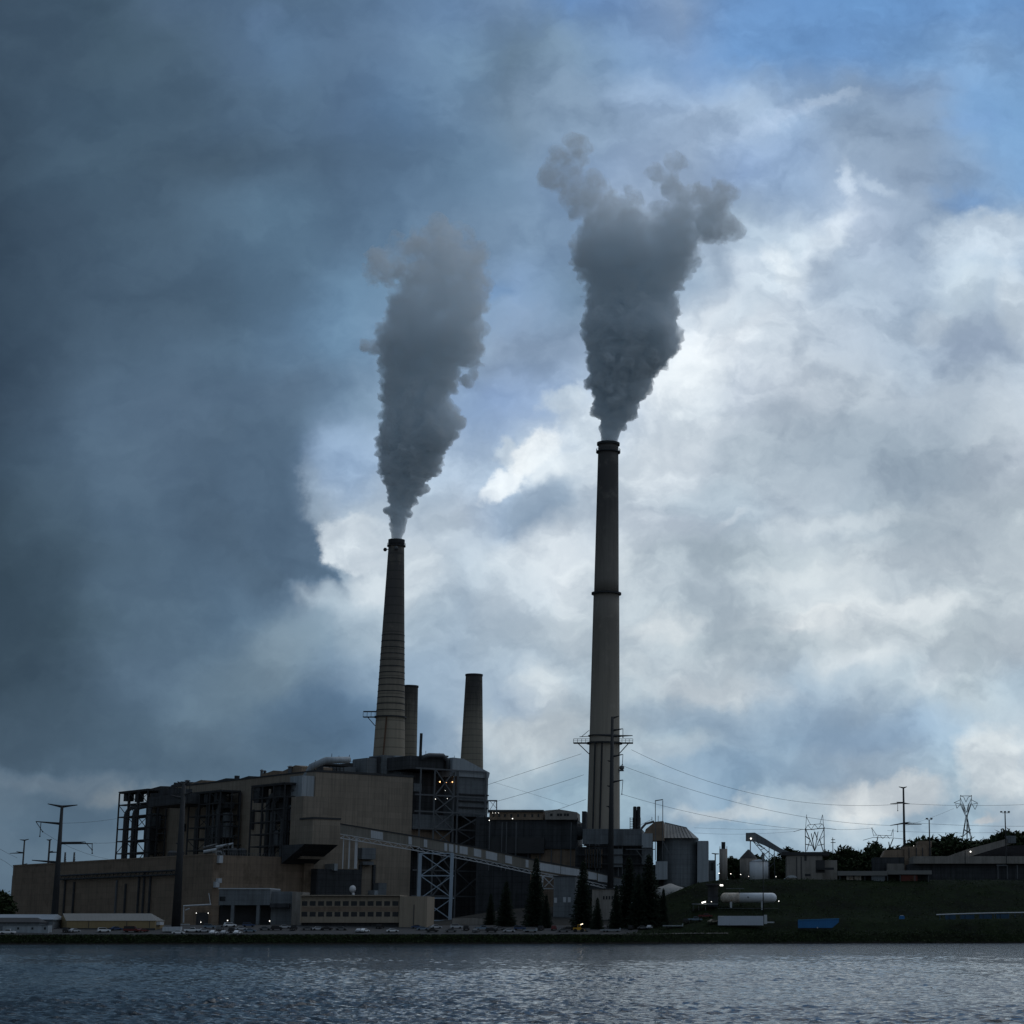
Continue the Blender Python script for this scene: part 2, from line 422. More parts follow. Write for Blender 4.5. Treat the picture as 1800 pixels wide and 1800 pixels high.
GLASS = mat('dark_glass', (.02, .024, .028), .12, .1, .5)
RUBBER = mat('rubber', (.02, .02, .02), .9, .1, 1.0)
ASPH = mat('asphalt', (.055, .056, .058), .95, .25, .2)
COAL = mat('coal', (.010, .010, .011), 1, .4, .3, bump=.6, spec=.02)
BARK = mat('bark', (.07, .055, .045), .95, .3, 1.0)
LAMPW = emis('lamp_white', (1, .97, .9), 2.6)
LAMPO = emis('lamp_orange', (1, .5, .2), 4)
# ---------------------------------------------------------------- object helpers
def tag(o, label=None, cat=None, group=None, kind=None):
    if label: o['label'] = label
    if cat: o['category'] = cat
    if group: o['group'] = group
    if kind: o['kind'] = kind
    return o


def thing(name, label, cat, loc=(0, 0, 0), rz=0.0, group=None):
    o = bpy.data.objects.new(name, None)
    o.empty_display_size = 1.0
    COL.objects.link(o)
    o.location = loc
    o.rotation_euler = (0, 0, rz)
    return tag(o, label, cat, group)


def wloc(o):
    v = Vector((0, 0, 0))
    while o is not None:
        v += o.location
        o = o.parent
    return v


class MB:
    def __init__(s):
        s.v, s.f = [], []

    def add(s, vs, fs):
        k = len(s.v)
        s.v += [tuple(p) for p in vs]
        s.f += [tuple(i + k for i in f) for f in fs]
        return s

    def hexa(s, p):
        return s.add(p, [(0, 3, 2, 1), (4, 5, 6, 7), (0, 1, 5, 4), (1, 2, 6, 5), (2, 3, 7, 6), (3, 0, 4, 7)])

    def box(s, x0, x1, y0, y1, z0, z1, fr=None):
        p = [(x0, y0, z0), (x1, y0, z0), (x1, y1, z0), (x0, y1, z0), (x0, y0, z1), (x1, y0, z1), (x1, y1, z1), (x0, y1, z1)]
        if fr:
            p = [fr(*q) for q in p]
        return s.hexa(p)

    def beam(s, p, q, w, h=None, up=(0, 0, 1)):
        p, q = Vector(p), Vector(q)
        d = q - p
        if d.length < 1e-6: return s
        d.normalize()
        u = Vector(up)
        if abs(d.dot(u)) > .98: u = Vector((1, 0, 0))
        r = d.cross(u).normalized() * (w / 2)
        t = r.cross(d).normalized() * ((h or w) / 2)
        return s.hexa([p - r - t, p + r - t, p + r + t, p - r + t, q - r - t, q + r - t, q + r + t, q - r + t])

    def tube(s, pts, rad, n=8, cap=True):
        """round tube through points; rad a number or one per point"""
        pts = [Vector(p) for p in pts]
        rr = rad if isinstance(rad, (list, tuple)) else [rad] * len(pts)
        k = len(s.v)
        pr = None
        for i, p in enumerate(pts):
            d = (pts[min(i + 1, len(pts) - 1)] - pts[max(i - 1, 0)]).normalized()
            if pr is None:
                u = Vector((0, 0, 1)) if abs(d.z) < .9 else Vector((1, 0, 0))
                pr = d.cross(u).normalized()
            a = (pr - d * pr.dot(d)).normalized()
            pr = a
            b = d.cross(a)
            for j in range(n):
                t = 2 * math.pi * j / n
                s.v.append(tuple(p + (a * math.cos(t) + b * math.sin(t)) * rr[i]))
        for i in range(len(pts) - 1):
            for j in range(n):
                s.f.append((k + i * n + j, k + i * n + (j + 1) % n, k + (i + 1) * n + (j + 1) % n, k + (i + 1) * n + j))
        if cap:
            s.f.append(tuple(k + j for j in reversed(range(n))))
            s.f.append(tuple(k + (len(pts) - 1) * n + j for j in range(n)))
        return s

    def lathe(s, c, prof, n=32, cap_top=True):
        """profile [(radius, z)] turned round a vertical axis at c"""
        k = len(s.v)
        for (r_, z) in prof:
            for j in range(n):
                t = 2 * math.pi * j / n
                s.v.append((c[0] + r_ * math.cos(t), c[1] + r_ * math.sin(t), z))
        for i in range(len(prof) - 1):
            for j in range(n):
                s.f.append((k + i * n + j, k + i * n + (j + 1) % n, k + (i + 1) * n + (j + 1) % n, k + (i + 1) * n + j))
        s.f.append(tuple(k + j for j in reversed(range(n))))
        if cap_top:
            s.f.append(tuple(k + (len(prof) - 1) * n + j for j in range(n)))
        return s

    def ball(s, c, r_, n=8, m=5):
        pr = [(max(1e-3, r_ * math.sin(math.pi * i / m)), c[2] - r_ * math.cos(math.pi * i / m)) for i in range(m + 1)]
        return s.lathe(c, pr, n)

    def prism(s, poly, fr, d0, d1):
        """poly [(u, z)] pushed from depth d0 to d1; fr(u, d, z) -> world"""
        n = len(poly)
        vs = [fr(u, d0, z) for u, z in poly] + [fr(u, d1, z) for u, z in poly]
        fs = [tuple(range(n)), tuple(range(2 * n - 1, n - 1, -1))]
        fs += [(i, i + n, (i + 1) % n + n, (i + 1) % n) for i in range(n)]
        return s.add(vs, fs)

    def build(s, name, m, parent=None, smooth=False, bevel=0, local=False):
        me = bpy.data.meshes.new(name)
        o_ = Vector((0, 0, 0)) if (parent is None or local) else wloc(parent)
        me.from_pydata([(p[0] - o_.x, p[1] - o_.y, p[2] - o_.z) for p in s.v], [], s.f)
        bm = bmesh.new(); bm.from_mesh(me)
        bmesh.ops.recalc_face_normals(bm, faces=bm.faces)
        bm.to_mesh(me); bm.free()
        me.materials.append(m)
        if smooth:
            for p in me.polygons: p.use_smooth = len(p.vertices) < 5
        o = bpy.data.objects.new(name, me)
        COL.objects.link(o)
        if parent is not None: o.parent = parent
        return o


def copy_tree(src, parent=None):
    c = src.copy()
    COL.objects.link(c)
    if parent is not None: c.parent = parent
    for ch in [o for o in src.children]:
        copy_tree(ch, c)
    return c


def sstep(a, b, x):
    t = min(1, max(0, (x - a) / (b - a)))
    return t * t * (3 - 2 * t)


def yshore(x):
    return 862 + 0.17 * (max(-600, min(600, x)) + 90) + 2.0 * math.sin(x * .021) + 0.8 * math.sin(x * .083 + 1)


def ground(x, Y):
    q = Y - yshore(x)
    if q < 0:
        return max(-4, q * .35)
    hill = sstep(-62, -12, x)
    # waterside bank
    z = 3.3 * sstep(0, 7, q) + 2.3 * sstep(7, 42, q) + 2.2 * sstep(30, 75, q) + .3 * sstep(0, 2, q)
    z2 = 4.0 * sstep(0, 9, q) + 5.2 * sstep(8, 34, q) * sstep(-45, 5, x) + 2 * sstep(5, 30, q) + 19.2 * sstep(30, 118, q)
    z = z * (1 - hill) + z2 * hill
    z += 9 * sstep(-170, -90, x) * (1 - hill) * sstep(60, 150, q)
    z += sstep(1150, 1700, Y) * 12 * hill
    return z


def gz(x, Y): return ground(x, Y)


# ---------------------------------------------------------------- terrain
def grass_mat():
    m = bpy.data.materials.new('ground_cover')
    m.use_nodes = True
    q = NT(m.node_tree)
    b = m.node_tree.nodes['Principled BSDF']
    geo = q.n('ShaderNodeNewGeometry'); pos = geo.outputs['Position']
    a = q.noise(pos, .045, 8, .65)[0]; c = q.noise(pos, .6, 6, .7)[0]
    f = q.m('ADD', q.m('MULTIPLY', a, .6), q.m('MULTIPLY', c, .4))
    g = q.ramp(f, [(.30, (.006, .008, .006, 1)), (.45, (.009, .012, .007, 1)), (.56, (.012, .020, .008, 1)), (.72, (.028, .028, .018, 1))], 'LINEAR')
    sx = q.n('ShaderNodeSeparateXYZ'); q.lk(pos, sx.inputs[0])
    # gravel yard on the flat part by the plant
    yard = q.m('MULTIPLY', q.mr(sx.outputs[0], -25, -70), q.mr(sx.outputs[2], 3.2, 3.7))
    g = q.mix(yard, g, q.mix(c, (.035, .035, .034, 1), (.075, .073, .068, 1)))
    stone = q.mr(sx.outputs[2], 1.2, .3)
    g = q.mix(stone, g, q.mix(c, (.008, .008, .008, 1), (.035, .033, .03, 1)))
    q.lk(g, b.inputs['Base Color'])
    b.inputs['Roughness'].default_value = .95
    b.inputs['Specular IOR Level'].default_value = .03
    bp = q.n('ShaderNodeBump'); bp.inputs['Strength'].default_value = .9; bp.inputs['Distance'].default_value = .8
    q.lk(c, bp.inputs['Height']); q.lk(bp.outputs[0], b.inputs['Normal'])
    return m


def terrain():
    xs = sorted(set([-9000, -5000, -3000, -2000, -1400, -1000, -800] + [x for x in np.arange(-700, 420, 7.0)] + [500, 700, 1000, 1500, 2500, 5000, 9000]))
    qs = [-60, -20, -6, -2, 0, 1, 2, 3.5, 5, 7, 9, 12, 16] + list(np.arange(20, 300, 6.0)) + [320, 360, 420, 500, 600, 800, 1100, 1600, 2500, 4000, 8000, 20000]
    vs, fs = [], []
    for q_ in qs:
        for x in xs:
            Y = yshore(x) + q_
            z = ground(x, Y)
            if q_ > 1:
                z += .35 * mnoise.noise(Vector((x * .07, Y * .07, 0))) * min(1, q_ / 10) * (1 if x > -20 else .3)
            vs.append((float(x), float(Y), float(z)))
    n = len(xs)
    for j in range(len(qs) - 1):
        for i in range(n - 1):
            fs.append((j * n + i, j * n + i + 1, (j + 1) * n + i + 1, (j + 1) * n + i))
    me = bpy.data.meshes.new('ground'); me.from_pydata(vs, [], fs)
    for p in me.polygons: p.use_smooth = True
    me.materials.append(grass_mat())
    o = bpy.data.objects.new('ground', me); COL.objects.link(o)
    tag(o, kind='structure')


terrain()


# ---------------------------------------------------------------- water with real wavelets
def water():
    m = bpy.data.materials.new('lake_water')
    m.use_nodes = True
    q = NT(m.node_tree)
    b = m.node_tree.nodes['Principled BSDF']
    b.inputs['Base Color'].default_value = (.010, .022, .034, 1)
    b.inputs['Roughness'].default_value = .05
    b.inputs['IOR'].default_value = 1.28
    geo = q.n('ShaderNodeNewGeometry'); pos = geo.outputs['Position']
    mp = q.n('ShaderNodeMapping'); mp.inputs['Scale'].default_value = (.55, 1.0, 1); mp.inputs['Rotation'].default_value = (0, 0, R(12))
    q.lk(pos, mp.inputs[0])
    h1 = q.noise(mp.outputs[0], 1.4, 5, .6)[0]
    h2 = q.noise(mp.outputs[0], .35, 4, .55)[0]
    h = q.m('ADD', q.m('MULTIPLY', h1, .35), q.m('MULTIPLY', h2, 1.0))
    bp = q.n('ShaderNodeBump'); bp.inputs['Strength'].default_value = 1.0; bp.inputs['Distance'].default_value = .48
    q.lk(h, bp.inputs['Height']); q.lk(bp.outputs[0], b.inputs['Normal'])
    rg = np.random.RandomState(5)
    ws = []
    for i in range(90):
        L = 0.45 * (2.6 / 0.45) ** rg.rand()
        th = math.radians(rg.normal(-78, 24))
        amp = 0.0125 * L ** 0.8 * (0.6 + rg.rand() * .8) * .80
        ws.append((2 * math.pi / L * math.cos(th), 2 * math.pi / L * math.sin(th), amp, rg.rand() * 6.28, L))

    def height(X, Y):
        h = np.zeros_like(X)
        sp = 0.16 + (Y - 60) * 0.0022
        for kx, ky, a, ph, L in ws:
            h += a * np.clip(L / sp * .4 - .4, 0, 1) * np.sin(kx * X + ky * Y + ph)
        g = 0.75 + 0.35 * np.sin(X * .05 + Y * .021) * np.sin(Y * .037 - X * .013 + 1)
        h = h * g
        return h + 1.5 * h * np.abs(h)
    ys = [60.0]
    while ys[-1] < 800:
        ys.append(ys[-1] + 0.16 + (ys[-1] - 60) * 0.0022)
    ys = np.array(ys)
    xs_ = np.linspace(-0.47, 0.26, 1000)
    X = ys[:, None] * xs_[None, :]
    # straight-sided field: scale grows with distance, heights depend on world position alone
    Yg = np.repeat(ys[:, None], len(xs_), 1)
    fade = np.clip((790 - Yg) / 60, 0, 1) * np.clip((Yg - 60) / 10, 0, 1)
    edge = np.clip(np.minimum(xs_ + .47, .26 - xs_) / .02, 0, 1)[None, :]
    Z = height(X, Yg) * fade * edge
    nv = Z.size
    co = np.empty((nv, 3), np.float32)
    co[:, 0] = X.ravel(); co[:, 1] = Yg.ravel(); co[:, 2] = Z.ravel()
    ny, nx = Z.shape
    idx = np.arange(nv).reshape(ny, nx)
    quads = np.stack([idx[:-1, :-1], idx[:-1, 1:], idx[1:, 1:], idx[1:, :-1]], -1).reshape(-1, 4)
    # surrounding calm-looking sheet
    x0a, x1a, x0b, x1b = X[0, 0], X[0, -1], X[-1, 0], X[-1, -1]
    ex = np.array([[-9000, -300, 0], [9000, -300, 0], [9000, 60, 0], [-9000, 60, 0], [x0a, 60, 0], [x1a, 60, 0],
                   [x0b, ys[-1], 0], [x1b, ys[-1], 0], [-9000, ys[-1], 0], [9000, ys[-1], 0], [9000, 1000, 0], [-9000, 1000, 0]], np.float32)
    co = np.vstack([co, ex])
    e = nv
    extra = [(e, e + 1, e + 2, e + 5), (e, e + 5, e + 4, e + 3), (e + 3, e + 4, e + 6, e + 8), (e + 5, e + 2, e + 9, e + 7), (e + 8, e + 6, e + 7, e + 11), (e + 7, e + 9, e + 10, e + 11)]
    allq = np.vstack([quads, np.array(extra)])
    me = bpy.data.meshes.new('water')
    me.vertices.add(len(co)); me.vertices.foreach_set('co', co.ravel())
    me.loops.add(allq.size); me.loops.foreach_set('vertex_index', allq.ravel().astype(np.int32))
    me.polygons.add(len(allq)); me.polygons.foreach_set('loop_start', np.arange(0, allq.size, 4, dtype=np.int32))
    me.polygons.foreach_set('use_smooth', np.ones(len(allq), bool))
    me.update(calc_edges=True); me.validate()
    me.materials.append(m)
    o = bpy.data.objects.new('water', me); COL.objects.link(o)
    tag(o, kind='structure')


water()
# ---------------------------------------------------------------- chimneys and smoke
def chimney(name, label, px_b, py_b, hw_b, px_t, py_t, hw_t, Y, extra=None, group=None, m=None):
    """a tapering stack: half widths in photo pixels at two heights"""
    top = at(px_t, py_t, Y); bot = at(px_b, py_b, Y)
    k = Y / F_PX
    r_t, r_b = hw_t * k * (CP + V_of(py_t) * SP), hw_b * k * (CP + V_of(py_b) * SP)
    cx, cy = (top.x + bot.x) / 2, Y
    sl = (r_b - r_t) / (top.z - bot.z)
    z0 = gz(cx, cy) - 1
    t = thing(name, label, 'chimney', (cx, cy, z0 + 1), group=group)
    return t, cx, cy, z0, top.z, lambda z: r_t + sl * (top.z - z)


def chim_mat(name, base, soot, z_soot, z_fade, ringp, mid=None):
    m = bpy.data.materials.new(name); m.use_nodes = True
    q = NT(m.node_tree); b = m.node_tree.nodes['Principled BSDF']
    geo = q.n('ShaderNodeNewGeometry'); pos = geo.outputs['Position']
    sx = q.n('ShaderNodeSeparateXYZ'); q.lk(pos, sx.inputs[0])
    z = sx.outputs[2]
    mp = q.n('ShaderNodeMapping'); mp.inputs['Scale'].default_value = (.55, .55, .02); q.lk(pos, mp.inputs[0])
    st = q.noise(mp.outputs[0], 1.0, 6, .65)[0]
    ns = q.noise(pos, .12, 7, .65)[0]
    zz = q.m('ADD', z, q.m('MULTIPLY', q.m('SUBTRACT', st, .5), 40))
    f = q.mr(zz, z_soot - z_fade, z_soot + z_fade * .2)
    c = q.mix(f, (*base, 1), (*soot, 1))
    c = q.mix(q.mr(st, .42, .75, 0, .3), c, (*[v * .45 for v in base], 1))
    c = q.mix(q.mr(ns, .5, .75, 0, .4), c, (*[v * 1.35 for v in base], 1))
    fr = q.m('FRACT', q.m('DIVIDE', z, ringp))
    ln = q.mr(q.m('ABSOLUTE', q.m('SUBTRACT', fr, .5)), .40, .5, 0, .45)
    c = q.mix(ln, c, (.02, .02, .02, 1))
    q.lk(c, b.inputs['Base Color']); b.inputs['Roughness'].default_value = .9
    return m


def ring(mb, cx, cy, z, r, w=.9, h=.7, n=40):
    mb.lathe((cx, cy), [(r - .2, z), (r + w, z), (r + w, z + h), (r - .2, z + h)], n, cap_top=False)


def railing(mb, cx, cy, z, r, n=18, h=1.3):
    for k in range(n):
        a = 2 * math.pi * k / n
        p = (cx + r * math.cos(a), cy + r * math.sin(a), z)
        mb.beam(p, (p[0], p[1], z + h), .12)
        b_ = 2 * math.pi * (k + 1) / n
        for hh in (h * .5, h):
            mb.beam((p[0], p[1], z + hh), (cx + r * math.cos(b_), cy + r * math.sin(b_), z + hh), .1)


# tall stack on the right
YT = 1045
t, cx, cy, z0, zt, rr = chimney('chimney', 'tallest chimney, pale below and sooty above, smoking, beside the coal silos', 1060, 1455, 29, 1070, 779, 18.5, YT)
zmid = zat(1044, YT)
pl = MB().lathe((cx, cy), [(rr(z), z) for z in np.linspace(z0, zmid, 12)], 48).build('lower_shaft', chim_mat('stack_pale', (.34, .30, .245), (.19, .17, .145), zat(1075, YT), 80, 400), t, True)
MB().lathe((cx, cy), [(rr(z) - .25, z) for z in np.linspace(zmid, zt, 12)], 48).build('upper_shaft', chim_mat('stack_sooty', (.21, .19, .165), (.085, .08, .076), zat(880, YT), 45, 300), t, True)
mb = MB(); ring(mb, cx, cy, zmid - .4, rr(zmid), 1.1, 1.0); mb.build('ring_platform', DSTEEL, t)
mb = MB(); ring(mb, cx, cy, zt - 1.2, rr(zt), .5, 1.3); ring(mb, cx, cy, zat(796, YT), rr(zt), .9, .7); railing(mb, cx, cy, zat(796, YT) + .7, rr(zt) + .8); mb.build('top_platform', DSTEEL, t)
# low gallery with cantilevered decks
zg = zat(1308, YT); rg_ = rr(zg)
mb = MB(); ring(mb, cx, cy, zg, rg_, 1.4, .8); ring(mb, cx, cy, zg + 4, rg_, .7, .5)
xl, xr = xat(1009, YT, zg), xat(1113, YT, zg)
for x0, x1 in ((xl, cx - rg_ + .5), (cx + rg_ - .5, xr)):
    mb.box(x0, x1, cy - 4, cy - 1, zg, zg + .6)
    for x in np.linspace(x0, x1, 5): mb.beam((x, cy - 4, zg), (x, cy - 4, zg + 2.4), .22)
    mb.beam((x0, cy - 4, zg + 2.4), (x1, cy - 4, zg + 2.4), .22); mb.beam((x0, cy - 4, zg + 1.4), (x1, cy - 4, zg + 1.4), .15)
mb.beam((xl + 2.5, cy - 2.5, zg), (cx - rg_ + .3, cy - 2.5, zg - 5.5), .45)
mb.beam((xr - 2.5, cy - 2.5, zg), (cx + rg_ - .3, cy - 2.5, zg - 5.5), .45)
mb.beam((xl + 3, cy - 2.5, zg + 3.6), (cx - rg_, cy - 2.5, zg + 3.9), .3); mb.beam((xl + 4, cy - 2.5, zg + 3.6), (cx - rg_, cy - 2.5, zg + 7), .25)
mb.build('gallery', DSTEEL, t)
for px in (1048, 1060):
    x = xat(px, YT, zg) ; xb = xat(px - 4, YT, zat(1460, YT))
    mb = MB(); mb.tube([(x, cy - rg_ - .2, zg), (xb, cy - rr(zat(1470, YT)) - .4, zat(1470, YT))], .45, 8); mb.build('riser_pipe', DSTEEL, t)
mb = MB(); mb.ball((cx + rr(zat(1350, YT)) + 1.2, cy - 2, zat(1350, YT)), 1.3); mb.box(cx + rr(zat(1350, YT)) - .5, cx + rr(zat(1350, YT)) + 2.2, cy - 3, cy - 1, zat(1350, YT) - 1.8, zat(1350, YT) - 1.1); mb.build('dish', STEEL, t)
TALL = (cx, cy, zt, rr(zt))

# second smoking stack
YL = 1085
t, cx, cy, z0, zt, rr = chimney('chimney', 'smoking chimney with ring bands, taller of the pair touching above the boiler house', 684, 1325, 27.5, 697, 949, 13.3, YL)
MB().lathe((cx, cy), [(rr(z), z) for z in np.linspace(z0, zt, 24)], 48).build('shaft', chim_mat('stack_banded', (.32, .275, .21), (.09, .085, .08), zat(1090, YL), 70, 4.9), t, True)
mb = MB()
for py in range(1118, 1260, 11): ring(mb, cx, cy, zat(py, YL), rr(zat(py, YL)), .12, .45)
mb.build('band', DSTEEL, t)
mb = MB(); ring(mb, cx, cy, zt - 3, rr(zt), .35, 3.0); ring(mb, cx, cy, zat(961, YL), rr(zt), .9, .6); railing(mb, cx, cy, zat(961, YL) + .6, rr(zt) + .8, 14, 1.2); mb.build('top_platform', DSTEEL, t)
for px in (677, 699):
    p = at(px, 966, YL); mb = MB(); mb.ball((p.x, cy - (0 if px < 680 else 5.2), p.z), 1.1); mb.beam((p.x, cy - (0 if px < 680 else 5.2), p.z), (cx, cy - (0 if px < 680 else 4), p.z + .5), .3); mb.build('antenna', STEEL if px > 680 else DSTEEL, t)
zg = zat(1262, YL); rg_ = rr(zg); mb = MB(); ring(mb, cx, cy, zg, rg_, .9, .7)
xl = xat(640, YL, zg)
for zz in (zg, zg + 3): mb.box(xl, cx - rg_ + .5, cy - 3.2, cy - 1, zz, zz + .5)
for x in np.linspace(xl, cx - rg_, 4): mb.beam((x, cy - 3.2, zg), (x, cy - 3.2, zg + 3), .2)
mb.beam((xl + 2.5, cy - 2, zg), (cx - rg_, cy - 2, zg - 4.5), .4)
mb.build('gallery', DSTEEL, t)
mb = MB(); x = xat(684, YL, zg); mb.tube([(x, cy - rg_ - .2, zg), (x - 1, cy - rg_ - 2.5, zat(1345, YL))], .4, 8); mb.build('riser_pipe', RUST, t)
LEFT = (cx, cy, zt, rr(zt))

cm3 = chim_mat('stack_dead', (.24, .215, .17), (.06, .058, .055), zat(1225, 1110), 22, 3.4)
for (lb, pb, hb, pt, pyt, ht, Y) in (('cold stub chimney half hidden behind the banded smoking chimney', 718, 16.5, 718, 1206, 14.5, 1112), ('cold stub chimney standing alone above the steel precipitator frame', 829, 20, 833.5, 1186, 14.5, 1112)):
    t, cx, cy, z0, zt, rr = chimney('chimney', lb, pb, 1345, hb, pt, pyt, ht, Y)
    MB().lathe((cx, cy), [(rr(z), z) for z in np.linspace(z0, zt, 14)], 40, cap_top=False).build('shaft', cm3, t, True)
    mb = MB(); ring(mb, cx, cy, zt - .8, rr(zt), .3, 1.0); mb.build('rim', DSTEEL, t)

# ---------------------------------------------------------------- smoke plumes: real volumes inside a billowing hull
def smoke_mat(name, ztop, zbot, d_lo, d_hi, origin):
    m = bpy.data.materials.new(name); m.use_nodes = True
    t = m.node_tree; t.nodes.clear(); q = NT(t)
    geo = q.n('ShaderNodeTexCoord'); pos = geo.outputs['Object']
    sx = q.n('ShaderNodeSeparateXYZ'); q.lk(pos, sx.inputs[0])
    h = q.mr(sx.outputs[2], 0, ztop - zbot, 0, 1, smooth=False)
    n_ = q.noise(pos, .07, 5, .6)[0]
    dens = q.m('MULTIPLY', q.m('POWER', q.m('SUBTRACT', 1.0, h), 2.2), d_lo - d_hi)
    dens = q.m('ADD', dens, d_hi)
    thin = q.mr(n_, q.mr(h, .2, 1.0, .12, .40), q.mr(h, .2, 1.0, .42, .60), q.mr(h, .0, 1.0, .7, .12), 1.4)
    dens = q.m('MULTIPLY', dens, thin)
    pv = q.n('ShaderNodeVolumePrincipled')
    pv.inputs['Color'].default_value = (.955, .983, 1.0, 1)
    pv.inputs['Anisotropy'].default_value = .15
    q.lk(dens, pv.inputs['Density'])
    o = q.n('ShaderNodeOutputMaterial'); q.lk(pv.outputs[0], o.inputs['Volume'])
    try:
        m.cycles.volume_step_rate = 1.0
    except Exception:
        pass
    return m


def plume(label, rows, lobes, Y, mouth, voxel, seed):
    """rows: (py, left px, right px) of the column; lobes: (px, py, r px) of the side billows"""
    rg = random.Random(seed)
    k = Y / F_PX * 1.03
    balls = []
    cx, cy, zt, r0 = mouth
    zt0 = zt - .6
    # smooth throat above the mouth
    for i in range(len(rows) - 1):
        (y0, l0, r0_), (y1, l1, r1_) = rows[i], rows[i + 1]
        n = max(2, int(abs(y1 - y0) / 5))
        for j in range(n):
            f = j / n
            py = y0 + (y1 - y0) * f; l = l0 + (l1 - l0) * f; r_ = r0_ + (r1_ - r0_) * f
            w = (r_ - l) / 2; c = (l + r_) / 2
            first = min(1, (rows[0][0] - py) / 45)
            # core
            p = at(c, py, Y)
            if w < 42: balls.append((p, w * k * .84))
            else:
                for o_ in (-.52, 0, .52):
                    for oy in (-.35, .35):
                        pq = at(c + o_ * w, py, Y); pq.y += oy * w * k; balls.append((pq, w * k * .44))
            # rim billows
            for _ in range(int(1 + 5 * first)):
                a = rg.uniform(0, 2 * math.pi)
                br = w * rg.uniform(.18, .46) * (.35 + .65 * first)
                rad = (w - br) * rg.uniform(.88, 1.06 + .14 * first)
                pp = at(c + math.cos(a) * rad, py + rg.uniform(-5, 5) * first, Y)
                pp.y += math.sin(a) * rad * k * .85
                balls.append((pp, br * k))
    for (px, py, r_) in lobes:
        p = at(px, py, Y); balls.append((p, r_ * k * .8))
        for _ in range(int(6 + r_ * .35)):
            v = Vector((rg.gauss(0, 1), rg.gauss(0, 1), rg.gauss(0, 1))).normalized()
            br = r_ * rg.uniform(.25, .48)
            pp = at(px + v.x * (r_ - br), py + v.z * (r_ - br), Y); pp.y += v.y * (r_ - br) * k
            balls.append((pp, br * k))
    bm = bmesh.new(); bmesh.ops.create_icosphere(bm, subdivisions=2, radius=1)
    bv = np.array([v.co[:] for v in bm.verts]); bf = np.array([[v.index for v in f.verts] for f in bm.faces]); bm.free()
    zb = zt0
    V_, F_ = [], []
    org = Vector((cx, cy, zb))
    for i, (p, r_) in enumerate(balls):
        V_.append(bv * r_ + np.array((p - org)[:])); F_.append(bf + i * len(bv))
    V_ = np.vstack(V_); F_ = np.vstack(F_)
    me = bpy.data.meshes.new('smoke_src'); me.from_pydata(V_.tolist(), [], F_.tolist())
    o = bpy.data.objects.new('smoke_src', me); COL.objects.link(o)
    md = o.modifiers.new('r', 'REMESH'); md.mode = 'VOXEL'; md.voxel_size = voxel
    dg = bpy.context.evaluated_depsgraph_get(); dg.update()
    me2 = bpy.data.meshes.new_from_object(o.evaluated_get(dg))
    bpy.data.objects.remove(o)
    # billow relief
    nv = len(me2.vertices); co = np.empty(nv * 3, np.float32); me2.vertices.foreach_get('co', co); co = co.reshape(-1, 3)
    no = np.array([v.normal[:] for v in me2.vertices], np.float32)
    H = max(p.z for p, r_ in balls) - zb
    out = co.copy()
    for i in range(nv):
        p = co[i]; h = p[2] / H
        a = min(1, max(0, p[2] - 2) / 14)
        q1 = Vector((float(p[0]), float(p[1]), float(p[2])))
        d = (abs(mnoise.noise(q1 * .075 + Vector((seed, 0, 0)))) - .16) * 13 * (.15 + .9 * h)
        d += (abs(mnoise.noise(q1 * .14)) - .18) * 9.0 * (.55 + .45 * h)
        d += (abs(mnoise.noise(q1 * .27)) - .2) * 4.6
        d += (abs(mnoise.noise(q1 * .62)) - .2) * 2.9
        d += (abs(mnoise.noise(q1 * 1.3)) - .2) * 1.3
        out[i] += no[i] * d * a
    out[:, 2] = np.maximum(out[:, 2], 0.0)
    me2.vertices.foreach_set('co', out.ravel())
    me2.update()
    o = bpy.data.objects.new('smoke_src', me2); COL.objects.link(o)
    md = o.modifiers.new('r', 'REMESH'); md.mode = 'VOXEL'; md.voxel_size = voxel * .62
    dg = bpy.context.evaluated_depsgraph_get(); dg.update()
    me3 = bpy.data.meshes.new_from_object(o.evaluated_get(dg))
    bpy.data.objects.remove(o); me2 = me3
    me2.name = 'smoke_plume'
    me2.materials.clear(); me2.materials.append(smoke_mat('smoke', H + zb, zb, .36, .075, org))
    ob = bpy.data.objects.new('smoke_plume', me2); COL.objects.link(ob); ob.location = org
    tag(ob, label, 'smoke', 'smoke plumes')
    return ob


